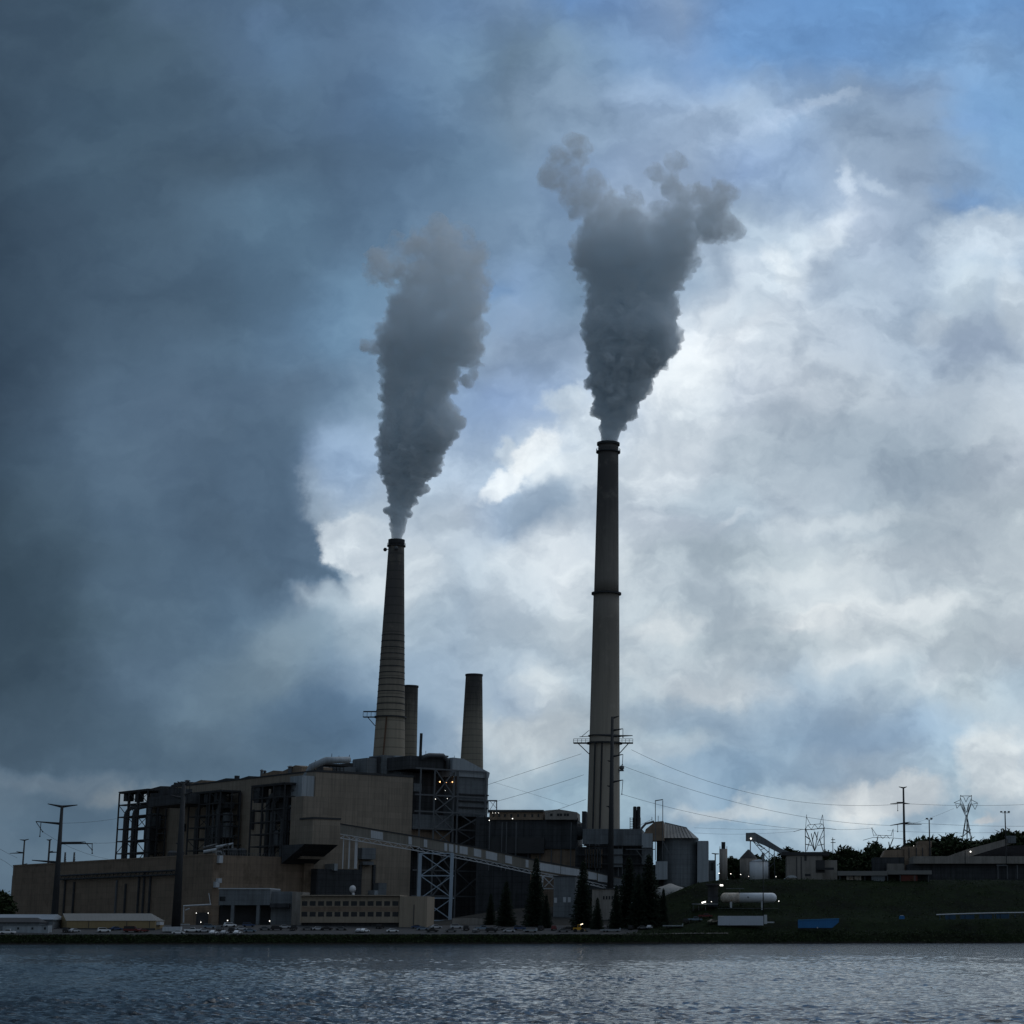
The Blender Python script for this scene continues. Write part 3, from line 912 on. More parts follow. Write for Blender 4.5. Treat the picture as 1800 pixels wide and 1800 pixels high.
plume('broad forked smoke plume rising from the tallest chimney',
      [(781, 1053, 1088), (760, 1052, 1093), (740, 1050, 1101), (715, 1045, 1114), (695, 1045, 1130), (670, 1040, 1145), (645, 1035, 1155), (615, 1033, 1172), (585, 1030, 1190), (560, 1034, 1180), (530, 1040, 1174), (500, 1040, 1184), (470, 1028, 1200), (445, 1012, 1215), (425, 1020, 1222), (405, 1030, 1132), (380, 1034, 1125)],
      [(1178, 590, 20), (1245, 375, 50), (1205, 350, 34), (1268, 345, 28), (1200, 405, 40), (1150, 440, 36), (1065, 370, 36), (1110, 360, 30), (1010, 325, 38), (1035, 365, 36), (985, 300, 30), (1005, 270, 22), (1040, 345, 30), (1160, 320, 18), (1185, 300, 14), (1022, 440, 16), (1215, 470, 12)],
      YT, TALL, .8, 3)
plume('narrower smoke plume hooking left above the banded chimney',
      [(951, 686, 708), (930, 684, 712), (905, 682, 717), (880, 680, 728), (855, 680, 745), (825, 675, 760), (790, 672, 780), (748, 673, 800), (715, 682, 790), (690, 680, 785), (655, 676, 795), (620, 670, 815), (590, 675, 840), (550, 688, 838), (510, 702, 842), (470, 715, 850), (440, 722, 846)],
      [(690, 690, 14), (820, 610, 26), (835, 640, 12), (655, 605, 13), (672, 620, 14), (680, 465, 32), (668, 485, 20), (700, 450, 28), (740, 430, 30), (790, 440, 40), (835, 460, 24), (770, 415, 22), (850, 540, 16), (825, 665, 12), (815, 520, 34)],
      YL, LEFT, .8, 11)
# ---------------------------------------------------------------- the plant's own grid: a runs back-left, b runs back-right
AV, BV = Vector((-.669, .743, 0)), Vector((.743, .669, 0))
KP = Vector((xat(555, 1000, 80), 1000, 0))


def P(s, t, z): return (KP.x + s * AV.x + t * BV.x, KP.y + s * AV.y + t * BV.y, z)


def s_at(px, t, z):
    r = (px - PX0) / F_PX
    x0, y0 = KP.x + t * BV.x, KP.y + t * BV.y
    return (r * (y0 * CP + (z - CAMZ) * SP) - x0) / (AV.x - r * AV.y * CP)


def t_at(px, s, z):
    r = (px - PX0) / F_PX
    x0, y0 = KP.x + s * AV.x, KP.y + s * AV.y
    return (r * (y0 * CP + (z - CAMZ) * SP) - x0) / (BV.x - r * BV.y * CP)


def z_on(py, s, t): return zat(py, P(s, t, 0)[1])


def lamp(parent, p, m=LAMPW, r_=.34, arm=(0, .9, 0)):
    r_ = r_ * .58
    a = MB().beam(p, (p[0] + arm[0], p[1] + arm[1], p[2] + arm[2] + .15), .12).build('lamp', DSTEEL, parent)
    MB().ball(p, r_, 8, 5).build('bulb', m, a)


HB = zat(1356, 1000)
LB = t_at(725, 0, 70)
root = thing('boiler_house', 'huge windowless tan boiler house, the tallest block, behind the long brown hall', 'building', P(0, 0, 0))
SE = s_at(263, 0, 80)
MB().box(0, SE, 0, LB, 4, HB, P).build('wall', TAN, root)
MB().box(-.25, .5, -.2, LB + .3, HB - .2, HB + .9, P).build('coping', ROOFM, root)
MB().box(.5, SE, -.3, 1.2, HB + .01, HB + .7, P).build('parapet', ROOFM, root)
for (p0, p1, h) in ((262, 292, 2.2), (300, 328, 3.5), (335, 362, 3.0), (376, 408, 2.4), (420, 446, 2.2), (458, 492, 3.6), (497, 530, 5.0)):
    s0, s1 = sorted((s_at(p0, 4, HB), s_at(p1, 4, HB)))
    mb = MB(); mb.prism([(s0, HB), (s1, HB), (s1, HB + h * .55), (s0 + (s1 - s0) * .35, HB + h), (s0, HB + h * .8)], lambda u, d, z: P(u, d, z), 4, 22)
    mb.build('roof_monitor', (DARK, ROOFM, BROWN)[int(p0) % 3], root)
# pale duct with vapour outlet at the corner
MB().box(1, 13, -7, -.1, z_on(1402, 0, 0), z_on(1364, 0, 0), P).build('corner_duct', LGREY, root)
mb = MB(); mb.tube([P(14, 0, HB - 6), P(8, 2, HB + 3), P(1, 6, HB + 6), P(2, 20, HB + 7)], 1.7, 10); mb.build('roof_duct', LGREY, root, True)
# stair tower and transfer house on the corner
s0 = -9.0
MB().box(s0, 2.5, t_at(552, s0, 70) - 6, t_at(578, s0, 70), 40, z_on(1401, s0, 0), P).build('corner_tower', TAN, root)
tt0, tt1 = t_at(551, -22, 60), t_at(598, -22, 60)
zt_, zb_ = z_on(1441, -22, 0), z_on(1485, -22, 0)
th = MB().box(-22, -.5 + s0, tt0, tt1, zb_, zt_, P).build('transfer_house', TAN, root)
MB().box(-22.4, s0 - .5, tt0 - .4, tt1 + .4, zt_ + .01, zt_ + .9, P).build('roof', ROOFM, th)
mb = MB(); mb.prism([(-22, zb_ - .05), (-8.9, zb_ - .05), (-.1, zb_ - .05), (-.1, zb_ - 9)], lambda u, d, z: P(u, d, z), tt0 - 4, tt1 - .5); mb.build('chute_hood', DARK, th)
# lower wing to the left of the big face
tw = t_at(534, -1, 30)
MB().box(-1.2, 30, tw, .3, 4, z_on(1508, 0, tw), P).build('lower_wing', BROWN, root)
# annexes low on the big face
ta0, ta1 = t_at(556, -7, 25), t_at(632, -7, 25)
MB().box(-7, -1.3, ta0, ta1, 5, z_on(1527, -7, ta0), P).build('annex', DARK, root)
ta0, ta1 = t_at(600, -4, 25), t_at(655, -4, 25)
for (p0, p1, y0, y1, dd, mm, nm) in ((636, 660, 1490, 1510, 4, GREY, 'wall_cabin'), (638, 657, 1514, 1520, 3, GREY, 'wall_cabin'), (588, 594, 1518, 1530, 9, LGREY, 'vent_box'), (660, 668, 1565, 1577, 6, LGREY, 'vent_box'), (667, 681, 1552, 1576, 6, GREY, 'vent_box')):
    a0, a1 = t_at(p0, -dd, 40), t_at(p1, -dd, 40)
    MB().box(-dd, .2, a0, a1, z_on(y1, -dd, a0), z_on(y0, -dd, a0), P).build(nm, mm, root)
for px in (633, 657):
    a0 = t_at(px, -2, 30)
    MB().box(-1.2, -.05, a0, a0 + 1.4, 8, z_on(1520, 0, a0), P).build('downpipe', DARK, root)
c = P(-6, t_at(618, -6, 25), z_on(1562, -6, 0)); mb = MB(); mb.ball(c, 2.2, 14, 8); mb.tube([c, (c[0] + 1.5, c[1], c[2] - 6)], 1.0, 8); mb.build('white_vessel', WHITE, root, True)
for (p0, p1) in ((568, 582), (588, 606)):
    mb = MB(); a0, a1 = t_at(p0, -5, 25), t_at(p1, -5, 25); zz = z_on(1571, -5, a0)
    for k in range(4):
        a = a0 + (a1 - a0) * k / 3; mb.tube([P(-5, a, zz - 3), P(-5, a, zz + 1.2)], .7, 7)
    mb.beam(P(-5, a0, zz), P(-5, a1, zz), 1.2); mb.build('pipework', DARK, root)
# roof platform with posts and vapour vents
mb = MB()
q0, q1 = t_at(562, 30, HB), t_at(612, 30, HB)
zp = z_on(1342, 30, q0)
mb.box(26, 36, q0, q1, zp - .8, zp, P)
for k in range(9):
    a = q0 + (q1 - q0) * k / 8
    mb.beam(P(26, a, zp), P(26, a, zp + 1.5 + (k * 7 % 5) * .9), .25); mb.beam(P(35, a, HB - 3), P(35, a, zp + 2), .3)
mb.beam(P(26, q0, zp + 1.5), P(26, q1, zp + 1.5), .2)
mb.build('roof_platform', DSTEEL, root)
for (p0, p1, y0, s_, w, mm) in ((572, 625, 1345, 38, 16, GREY), (612, 648, 1341, 60, 14, DARK), (644, 668, 1332, 30, 14, GREY), (665, 673, 1330, 28, 14, DARK), (672, 694, 1327, 26, 14, GREY), (694, 725, 1328, 24, 14, LGREY)):
    a0, a1 = t_at(p0, s_, HB), t_at(p1, s_, HB)
    MB().box(s_, s_ + w, a0, a1 - .05, HB - 2, z_on(y0, s_, a0), P).build('roof_house', mm, root)

# ---- turbine hall
TC, SC = t_at(375, 1.2, 40), 1.2
HT = z_on(1503, SC, TC)
SEt = s_at(22, TC, 35)
hall = thing('turbine_hall', 'long low windowless brown hall in front of the steel frames, at the left', 'building', P(SC, TC, 0))
MB().box(SC, SEt, TC, -2.2, 2, HT, P).build('wall', BROWN, hall)
MB().box(SC - .2, SEt + .2, TC - .2, TC + 1, HT + .01, HT + .8, P).build('parapet', BROWN, hall)
MB().box(SEt + .05, SEt + 3, TC + 1, TC + 10, 2, HT - 5, P).build('end_stair', LGREY, hall)
mb = MB()
zr = HT - 8.5
s0, s1 = s_at(105, TC - 1.5, zr), s_at(306, TC - 1.5, zr)
for zz in (zr, zr + 2.0): mb.tube([P(s1, TC - 1.5, zz), P(s0, TC - 1.5, zz)], .45, 7)
for k in range(28):
    a = s1 + (s0 - s1) * k / 27; mb.beam(P(a, TC - 1.5, zr - .6), P(a, TC - .1, zr + 2.6), .3, .3)
mb.build('pipe_rack', DARK, hall)
for px in (112, 128, 203, 219, 242, 251, 262):
    a = s_at(px, TC - .8, 20); MB().box(a, a + 1.0, TC - .9, TC - .05, 7, HT - 4 - (px % 5) * 2, P).build('downpipe', STEEL if px in (203,) else DARK, hall)
for (y0, y1, px) in ((1504, 1517, 384), (1544, 1552, 384), (1550, 1560, 380)):
    a = t_at(px, SC - 2.6, 30); MB().box(SC - 2.6, SC - .05, a, a + 1.9, z_on(y1, SC, a), z_on(y0, SC, a), P).build('vent_box', PALE, hall)
mb = MB()
for k in range(40):
    a = TC + (-2 - TC) * k / 39; mb.beam(P(SC + .5, a, HT), P(SC + .5, a, HT + 1.3), .14)
mb.beam(P(SC + .5, TC, HT + 1.3), P(SC + .5, -2, HT + 1.3), .12); mb.build('railing', STEEL, hall)
for px, rr_ in ((303, 2.6), (410, 2.2), (425, 2.4), (318, 1.6)):
    s_ = s_at(px, TC + 8, HT) if px < 370 else 8.0
    t_ = TC + 8 if px < 370 else t_at(px, 8, HT)
    c = P(s_, t_, 0); MB().lathe((c[0], c[1]), [(rr_, HT), (rr_, HT + 3), (rr_ * .5, HT + 4)], 14).build('roof_fan', DARK, hall)
rg = random.Random(4)
for k in range(9):
    px = rg.uniform(345, 398); s_ = rg.uniform(6, 22)
    t_ = t_at(px, s_, HT); L = rg.uniform(3, 9); h = rg.uniform(1, 5)
    MB().tube([P(s_, t_, HT + h), P(s_ + rg.uniform(-2, 2), t_ + L, HT + h + rg.uniform(0, 3)), P(s_, t_ + L + 1, HT)], rg.uniform(.3, .8), 8).build('roof_pipe', (LGREY, STEEL, PIPE)[k % 3], hall)


rg = random.Random(21)
for k in range(34):   # vents, hoods and masts standing along the roof edge
    s_ = rg.uniform(3, SE - 3); t_ = rg.uniform(2.5, 16); h = rg.choice([1.2, 2, 2.6, 4.2]); w = rg.choice([.35, .6, 1.4, 2.4])
    c = P(s_, t_, HB)
    if k % 3: MB().lathe((c[0], c[1]), [(w * .5, HB), (w * .5, HB + h), (w * .8, HB + h + .1), (w * .3, HB + h + .7)], 10).build('roof_vent', (DARK, STEEL)[k % 2], root)
    else: MB().box(s_, s_ + w * 2, t_, t_ + 2.5, HB + .02, HB + h, P).build('roof_unit', (DARK, GREY, BROWN)[k % 3], root)
for k in range(16):   # vertical ducts and ledges on the long tan face
    s_ = SE * (.05 + .9 * rg.random()); z0_ = HT + rg.uniform(2, 22); h = rg.uniform(4, 16)
    if k % 2: MB().box(s_, s_ + rg.uniform(.6, 2.2), -1.3, -.05, z0_, min(HB - 3, z0_ + h), P).build('wall_duct', (DARK, STEEL, GREY)[k % 3], root)
    else: MB().box(s_, s_ + rg.uniform(5, 12), -1.2, -.05, z0_, z0_ + .5, P).build('wall_ledge', DSTEEL, root)


# ---- open steel frames with pipework along the boiler house
def frame(label, p0, p1, ytop, seed, arches, tdeep=13, roof=2.5, zlo=None, busy=1.0):
    rg = random.Random(seed)
    tf = -tdeep
    sa, sb = s_at(p1, -1.5, 70), s_at(p0, tf, 70)
    zt0 = z_on(ytop, sa, tf)
    z0 = HT if zlo is None else zlo
    r_ = thing('steel_frame', label, 'steel frame', P(sa, tf, z0), group='open steel frames on the boiler house')
    ns = max(2, int(round((sb - sa) / 10.5)))
    ts = [tf, tf / 2, -1.5]
    S = [sa + (sb - sa) * i / ns for i in range(ns + 1)]
    nz = 6
    Z = [z0 + (zt0 - z0) * i / nz for i in range(nz + 1)]
    for s_ in S:
        for t_ in ts:
            MB().beam(P(s_, t_, z0), P(s_, t_, zt0), .75 if t_ != ts[1] else .6).build('column', DSTEEL, r_)
    for iz, z in enumerate(Z[1:]):
        mb = MB()
        for t_ in ts: mb.beam(P(sa, t_, z), P(sb, t_, z), .5, .6)
        for s_ in S: mb.beam(P(s_, tf, z), P(s_, -1.5, z), .45, .55)
        mb.build('floor_beams', DSTEEL, r_)
    for i in range(ns):
        mb = MB()
        for j in range(nz):
            if rg.random() < .30:
                a, b_ = (S[i], S[i + 1]) if rg.random() < .5 else (S[i + 1], S[i])
                MB().beam(P(a, tf, Z[j]), P(b_, tf, Z[j + 1]), .3).build('brace', DSTEEL, r_)
            if rg.random() < .3:
                MB().beam(P(S[i], ts[0], Z[j]), P(S[i], ts[1], Z[j + 1]), .3).build('brace', DSTEEL, r_)

    MB().box(sa - .5, sb + .5, tf - .5, -1.5, zt0 + .3, zt0 + .9, P).build('roof_deck', ROOFM, r_)
    if roof > 0:
        for k in range(int(8 * busy)):
            mb = MB(); a = sa + (sb - sa) * rg.random() * .9; t_ = tf * rg.uniform(.5, 1)
            mb.box(a, a + rg.uniform(2, 6), t_, t_ + rg.uniform(2, 6), zt0 - rg.uniform(2, 4) - roof, zt0 - .4, P)
            mb.build('header_tank', DARK, r_)
    for (px, rad, ztop_, tdir) in arches:
        s_ = s_at(px, tf + 4, 60)
        zz = z0 + (zt0 - z0) * ztop_
        pts = [P(s_, tf + 4, z0)]
        for k in range(7):
            a = math.pi / 2 * k / 6
            pts.append(P(s_ - tdir * 5 * (1 - math.cos(a)), tf + 4 + 2 * (1 - math.cos(a)), zz - 5 + 5 * math.sin(a)))
        pts.append(P(s_ - tdir * 22, tf + 7, zz + 1))
        MB().tube(pts, rad, 10).build('steam_pipe', PIPE, r_, True)
    for k in range(int((sb - sa) / 2.2 * busy)):
        s_ = sa + (sb - sa) * rg.uniform(.02, .62 if busy == 1 else .35); t_ = rg.uniform(tf * .8, -3)
        z1 = z0 + (zt0 - z0) * rg.uniform(.35, .97); rad = rg.choice([.35, .5, .8, 1.3])
        MB().tube([P(s_, t_, z0), P(s_, t_, z1), P(s_, min(-1.5, t_ + 9), z1 + .5)], rad, 7).build('steam_pipe', (PIPE, DARK, STEEL, PIPE)[k % 4], r_)
    for k in range(int(9 * busy)):
        s_ = sa + (sb - sa) * rg.uniform(.0, .62 if busy == 1 else .25); zz = z0 + (zt0 - z0) * rg.uniform(0, .8); t_ = rg.uniform(tf * .6, -8)
        MB().box(s_, s_ + rg.uniform(3, 9), t_, t_ + rg.uniform(3, 7), zz, zz + rg.uniform(3, 9), P).build('equipment_casing', (DARK, DARK, GREY)[k % 3], r_)
    return r_, sa, sb, tf, z0, zt0


f1 = frame('leftmost open steel frame, sky seen through its bent pipes', 208, 292, 1389, 1, [(219, 1.1, .80, 1), (234, 1.2, .80, 1)], busy=.35)
f2 = frame('middle open steel frame with pipes on the tan boiler house', 332, 422, 1391, 2, [(345, 1.0, .85, 1)])
f3 = frame('rightmost open steel frame, under a thick dark roof deck, by the hall corner', 442, 536, 1378, 3, [(470, 1.2, .9, 1)], roof=4.5)
f0 = thing('filter_house', 'dark ribbed filter house perched on the left end of the boiler house roof', 'rooftop building', P(SE - 10, -10, 70))
a0, a1 = s_at(262, -20, 80), s_at(330, -20, 80)
MB().box(a1, a0, -20, -2, z_on(1412, a1, -20), z_on(1394, a1, -20), P).build('casing', DARK, f0)
for k, px in enumerate((272, 288, 303, 318)):
    a = s_at(px, -16, 86); MB().box(a, a + 4, -16, -9, z_on(1394, a1, -20) + .01, z_on(1394, a1, -20) + 2.5 + (k * 3 % 4), P).build('inlet_hood', DARK, f0)

# ---- precipitator and its frame
pr = thing('precipitator', 'precipitator of ducts in a cross-braced steel tower with orange lamps, right of the tan block', 'precipitator', P(0, LB, 7))
z14 = lambda y: z_on(y, 0, LB + 10)
T = lambda px, s=0: t_at(px, s, 60)
mb = MB().box(0, 40, T(801), T(856), z14(1432), z14(1360), P); mb.build('casing', GREY, pr)
mb = MB().prism([(T(791), z14(1362)), (T(855), z14(1362)), (T(857), z14(1352)), (T(810), z14(1330)), (T(791), z14(1329))], lambda u, d, z: P(d, u, z), -1, 36); mb.build('inlet_hood', LGREY, pr)
MB().box(12, 50, LB + .1, T(800, 12), 7, z14(1356), P).build('core', DARK, pr)
MB().box(4, 30, LB + .1, T(789), z14(1352), z14(1329), P).build('top_duct', DARK, pr)
mb = MB(); mb.tube([P(2, T(738, 2), z14(1332)), P(2, T(750, 2), z14(1327)), P(2, T(775, 2), z14(1326)), P(2, T(784, 2), z14(1334)), P(2, T(784, 2), z14(1352))], 1.2, 9); mb.build('crossover_pipe', PIPE, pr, True)
mb = MB()
for px, y in ((745, 1321), (752, 1319), (768, 1322), (776, 1321), (803, 1324), (815, 1330)): mb.beam(P(4, T(px), z14(1330)), P(4, T(px), z14(y)), .2)
mb.beam(P(3, T(765), z14(1325.5)), P(3, T(790), z14(1326.5)), .7); mb.build('roof_masts', DSTEEL, pr)
MB().tube([P(6, T(735, 6), z14(1332)), P(6, T(735.5, 6), z14(1288))], .75, 12).build('vent_stack', DSTEEL, pr)
MB().box(1, 12, T(727), T(797), z14(1458), z14(1432), P).build('middle_duct', GREY, pr)
MB().box(3, 12, T(727), T(797), z14(1490), z14(1458.3), P).build('lower_duct', BROWN, pr)
MB().box(1.5, 12, T(728), T(742), z14(1392), z14(1378), P).build('wall_cabin', GREY, pr)
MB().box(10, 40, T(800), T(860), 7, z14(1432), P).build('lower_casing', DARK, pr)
for y in (1392, 1404, 1415):
    MB().box(-1, .05, T(801), T(856), z14(y + 2), z14(y), P).build('walkway', DSTEEL, pr)
cols = (737, 762, 796, 803, 852)
for px in cols:
    MB().beam(P(-2, T(px, -2), 7), P(-2, T(px, -2), z14(1352)), .8).build('column', STEEL, pr)
rows_ = [1352, 1398, 1427, 1457, 1486, 1530, 1575]
for y in rows_:
    MB().beam(P(-2, T(728, -2), z14(y)), P(-2, T(852, -2), z14(y)), .7).build('beam', STEEL, pr)
for i in range(len(rows_) - 1):
    for (c0, c1) in ((762, 796), (803, 852)):
        if i < 2 and c0 == 803: continue
        mb = MB()
        mb.beam(P(-2, T(c0, -2), z14(rows_[i])), P(-2, T(c1, -2), z14(rows_[i + 1])), .55)
        mb.beam(P(-2.7, T(c1, -2), z14(rows_[i])), P(-2.7, T(c0, -2), z14(rows_[i + 1])), .55)
        mb.build('cross_brace', STEEL, pr)
for (px, py, mm, r_) in ((771, 1372, LAMPO, .62), (782, 1372, LAMPO, .5), (793, 1371, LAMPO, .5), (764, 1403, LAMPW, .35), (785, 1401, LAMPW, .25), (795, 1386, LAMPW, .22), (781, 1387, LAMPW, .22)):
    lamp(pr, P(4, T(px, 4), z14(py)), mm, r_, (0, 2, 0))


# ---------------------------------------------------------------- boxes laid out by sight line at a real distance
def pb(mb, p0, p1, y0, y1, Y, dep):
    z1, z0 = zat(y0, Y), zat(y1, Y)
    return mb.box(xat(p0, Y, z0), xat(p1, Y, z0), Y, Y + dep, z0, z1)


def part(root, nm, m, p0, p1, y0, y1, Y, dep):
    return pb(MB(), p0, p1, y0, y1, Y, dep).build(nm, m, root)


def bld(name, label, cat, px, Y, group=None):
    x = xat(px, Y); return thing(name, label, cat, (x, Y, gz(x, Y)), group=group)


def windows(root, xs, ys, w, h, Y, m=GLASS, proud=.12):
    for y in ys:
        for x in xs:
            part(root, 'window', m, x, x + w, y, y + h, Y - proud, proud + .05)


# coal bunker building behind
b = bld('bunker_house', 'dark coal bunker house with a lighter window gallery on top, left of the tallest chimney', 'building', 930, 1045)
part(b, 'body', DARK, 856, 1014, 1441, 1492, 1045, 40)
part(b, 'gallery', BROWN, 860, 954.8, 1427, 1441, 1044, 20)
mb = MB(); Y = 1044
mb.prism([(xat(955, Y), zat(1441, Y)), (xat(1012, Y), zat(1441, Y)), (xat(1011.5, Y), zat(1428, Y)), (xat(980, Y), zat(1423, Y)), (xat(955, Y), zat(1425, Y))], lambda u, d, z: (u, d, z), Y - 2, Y + 20); mb.build('gallery_end', CONC, b)
part(b, 'gallery_roof', ROOFM, 857, 955, 1423.5, 1427, 1043, 22)
windows(b, (866, 876, 886, 897, 909, 921, 934, 945), (1431,), 3.2, 5, 1044)
windows(b, (967, 979, 984, 991, 996), (1430,), 4.2, 4.5, 1042)
part(b, 'undercroft', ROOFM, 858, 956, 1472, 1500, 1042, 3)
part(b, 'lower_wall', BROWN, 930.5, 1012, 1493, 1625, 1046, 30)
for px in (927, 948, 968, 985): part(b, 'pier', STEEL, px, px + 1.6, 1493, 1520, 1045, .8)
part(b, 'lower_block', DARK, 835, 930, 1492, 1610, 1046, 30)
part(b, 'link_block', DARK, 835, 858, 1436, 1491.8, 1047, 25)
for px in (700, 840, 858, 880, 888, 905, 1002):
    if px > 850: part(b, 'standpipe', STEEL, px, px + 1.5, 1445, 1530, 1041, .6)
mb = MB(); Y = 1040
mb.beam(at(858, 1408, Y), at(858, 1430, Y), .5); mb.beam(at(873, 1408, Y), at(873, 1430, Y), .5); mb.beam(at(857, 1407.5, Y), at(874, 1407.5, Y), .7)
mb.beam(at(862, 1409, Y), at(872, 1420, Y), .2); mb.beam(at(870, 1409, Y), at(861, 1424, Y), .2)
mb.build('hoist_frame', STEEL, b)
mb = MB(); mb.ball(at(1011, 1440, 1044), 1.6); mb.ball(at(1018, 1462, 1050), 4.5, 10, 6); mb.build('dust_hood', DARK, b)
for px, py in ((860, 1442), (901, 1439)): lamp(b, at(px, py, 1040), LAMPW, .42, (0, 3, 0))
for px in (866, 871, 876): lamp(b, at(px, 1429, 1041), LAMPW, .22, (0, 2, 0))

# ductwork around the foot of the tallest chimney
b = bld('duct_house', 'grey duct house round the foot of the tallest chimney', 'building', 1060, 1015)
part(b, 'body', GREY, 1024, 1075, 1457, 1484, 1015, 60)
part(b, 'fan_room', GREY, 1076, 1128, 1457, 1488, 1013, 40)
part(b, 'flue', DARK, 1022.5, 1030, 1426, 1457, 1018, 8)
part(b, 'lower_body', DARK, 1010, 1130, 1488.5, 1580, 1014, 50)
part(b, 'fan_casing', GREY, 1078, 1094, 1492, 1524, 1011, 3)
part(b, 'elbow_duct', BROWN, 1028, 1058, 1493, 1525, 1012, 2)
for k in range(6): part(b, 'fin', DARK, 1029 + k * 5, 1031 + k * 5, 1492, 1526, 1010, 2.2)
for k in range(3): part(b, 'walkway', DSTEEL, 1012, 1130, 1486 + k * 16, 1487.2 + k * 16, 1010.5, 2.4)
mb = MB()
for px in (1036, 1047, 1053, 1070, 1087, 1094): mb.beam(at(px, 1457, 1012), at(px, 1540, 1012), .4)
mb.build('support_posts', STEEL, b)

b = bld('twin_vents', 'pair of short black vent pipes with a ladder cage, right of the tallest chimney', 'vent', 1119, 1030)
for px in (1115.6, 1122.3):
    c = at(px, 1460, 1030); zt_ = zat(1419, 1030); MB().lathe((c.x, c.y), [(.95, c.z - 8), (.95, zt_), (.7, zt_ + .4)], 14).build('pipe', DSTEEL, b)
part(b, 'clamp_plate', DSTEEL, 1114, 1124, 1424, 1460, 1031, 1.2)
mb = MB(); Y = 1028
for px in (1107.5, 1112.5): mb.beam(at(px, 1437, Y), at(px, 1462, Y), .3)
for y in range(1438, 1462, 3): mb.beam(at(1107.5, y, Y), at(1112.5, y, Y), .22)
mb.build('ladder', DSTEEL, b)

# silo with ribbed hipped roof
Y = 1015
b = bld('lime_silo', 'wide grey bin house under a pale ribbed hipped roof, behind the tall spruces', 'silo', 1195, Y)
cx, k = xat(1190, Y, 50), Y / F_PX * 1.02
zE, zR = zat(1473, Y), zat(1447, Y)
MB().lathe((cx, Y + 12), [(36 * k, gz(cx, Y) - 2), (36 * k, zE)], 14).build('wall', GREY, b)
xa, xb, xc = xat(1166, Y), xat(1205, Y), xat(1227, Y)
ya, yb = Y - .5, Y + 24
mb = MB().add([(xa, ya, zE), (xc - 3, ya, zE), (xc, ya + 5, zE), (xc, yb - 5, zE), (xc - 3, yb, zE), (xa, yb, zE), (xa, Y + 12, zat(1444, Y)), (xb, Y + 12, zat(1453, Y))],
              [(0, 1, 7, 6), (1, 2, 7), (2, 3, 7), (3, 4, 7), (4, 5, 6, 7), (0, 6, 5), (5, 4, 3, 2, 1, 0)])
mb.build('roof', SHEDR, b)
mb = MB()
for i in range(9):
    f = i / 8; x0_ = xa + (xc - 3 - xa) * f; x1_ = xa + (xb - xa) * f
    mb.beam((x0_, ya - .05, zE + .1), (x1_, Y + 12, zat(1444 + 9 * f, Y) + .12), .3)
mb.beam((xa, Y + 12, zat(1444, Y) + .1), (xb, Y + 12, zat(1453, Y) + .1), .4)
mb.build('roof_ribs', STEEL, b)
mb = MB(); mb.prism([(xat(1147, Y), zat(1478, Y)), (xat(1167, Y), zat(1478, Y)), (xat(1165, Y), zat(1443.5, Y)), (xat(1150, Y), zat(1445, Y)), (xat(1134, Y), zat(1458, Y)), (xat(1128, Y), zat(1478, Y))], lambda u, d, z: (u, d, z), Y - 3, Y + 12); mb.build('head_house', BROWN, b)
part(b, 'side_bin', LGREY, 1128, 1147, 1465, 1490, Y - 4, 8)
part(b, 'side_bin', GREY, 1128, 1147, 1491, 1520, Y - 3, 8)
part(b, 'filter_box', LGREY, 1152, 1173, 1514, 1546, Y - 5, 6)
part(b, 'side_tower', LGREY, 1225.5, 1245, 1478, 1556, Y + 2, 18)
part(b, 'lower_bay', DARK, 1094, 1153, 1520, 1580, Y - 2, 20)
mb = MB()
for px in (1152, 1165): mb.beam(at(px, 1407, Y - 5), at(px, 1512, Y - 5), .35)
mb.beam(at(1151.5, 1407.5, Y - 5), at(1165.5, 1405.5, Y - 5), .45)
mb.beam(at(1100, 1493, Y - 5), at(1152, 1493, Y - 5), .4); mb.beam(at(1118, 1493, Y - 5), at(1132, 1512, Y - 5), .35); mb.beam(at(1165, 1478, Y - 5), at(1182, 1510, Y - 5), .3)
mb.build('hoist_frame', STEEL, b)
mb = MB(); mb.tube([at(1127, 1457, Y), at(1135, 1448, Y), at(1150, 1444, Y)], .6, 7); mb.beam(at(1126, 1437, Y), at(1126, 1458, Y), .18); mb.beam(at(1120, 1453, Y), at(1146, 1440, Y), .15); mb.build('fill_pipe', STEEL, b)
for px, h in ((1146, 1436), (1157, 1434)): mb = MB(); mb.beam(at(px, 1446, Y), at(px, h, Y), .25); mb.build('vent_mast', DSTEEL, b)
x = xat(1180, 985); b = thing('stone_heap', 'pale heap of limestone on the grass beside the spruces', 'heap', (x, 985, gz(x, 985)))
mb = MB(); pts = []
zz0 = zat(1566, 985)
mb.lathe((xat(1178, 985), 990), [(34 * .28, zz0 - 4), (22 * .28, zz0 + 1.2), (10 * .28, zz0 + 2.4), (.5, zz0 + 3.6)], 18); o = mb.build('stones', mat('limestone', (.38, .37, .35), .95, .3, .8, bump=.8), b, True); o.scale = (1.3, .8, 1)

# conveyor gallery
Y0, Y1 = 962.0, 990.0
PXA, PXB = 598, 1104


def cv(px, dy=0.0, off=0.0):
    f = (px - PXA) / (PXB - PXA)
    ytop = [(598, 1449), (725, 1470), (840, 1491), (950, 1515), (1025, 1528), (1104, 1547)]
    for (a, ya), (b_, yb) in zip(ytop, ytop[1:]):
        if px <= b_: break
    y = ya + (yb - ya) * (px - a) / (b_ - a)
    return at(px, y + dy, Y0 + (Y1 - Y0) * f + off)


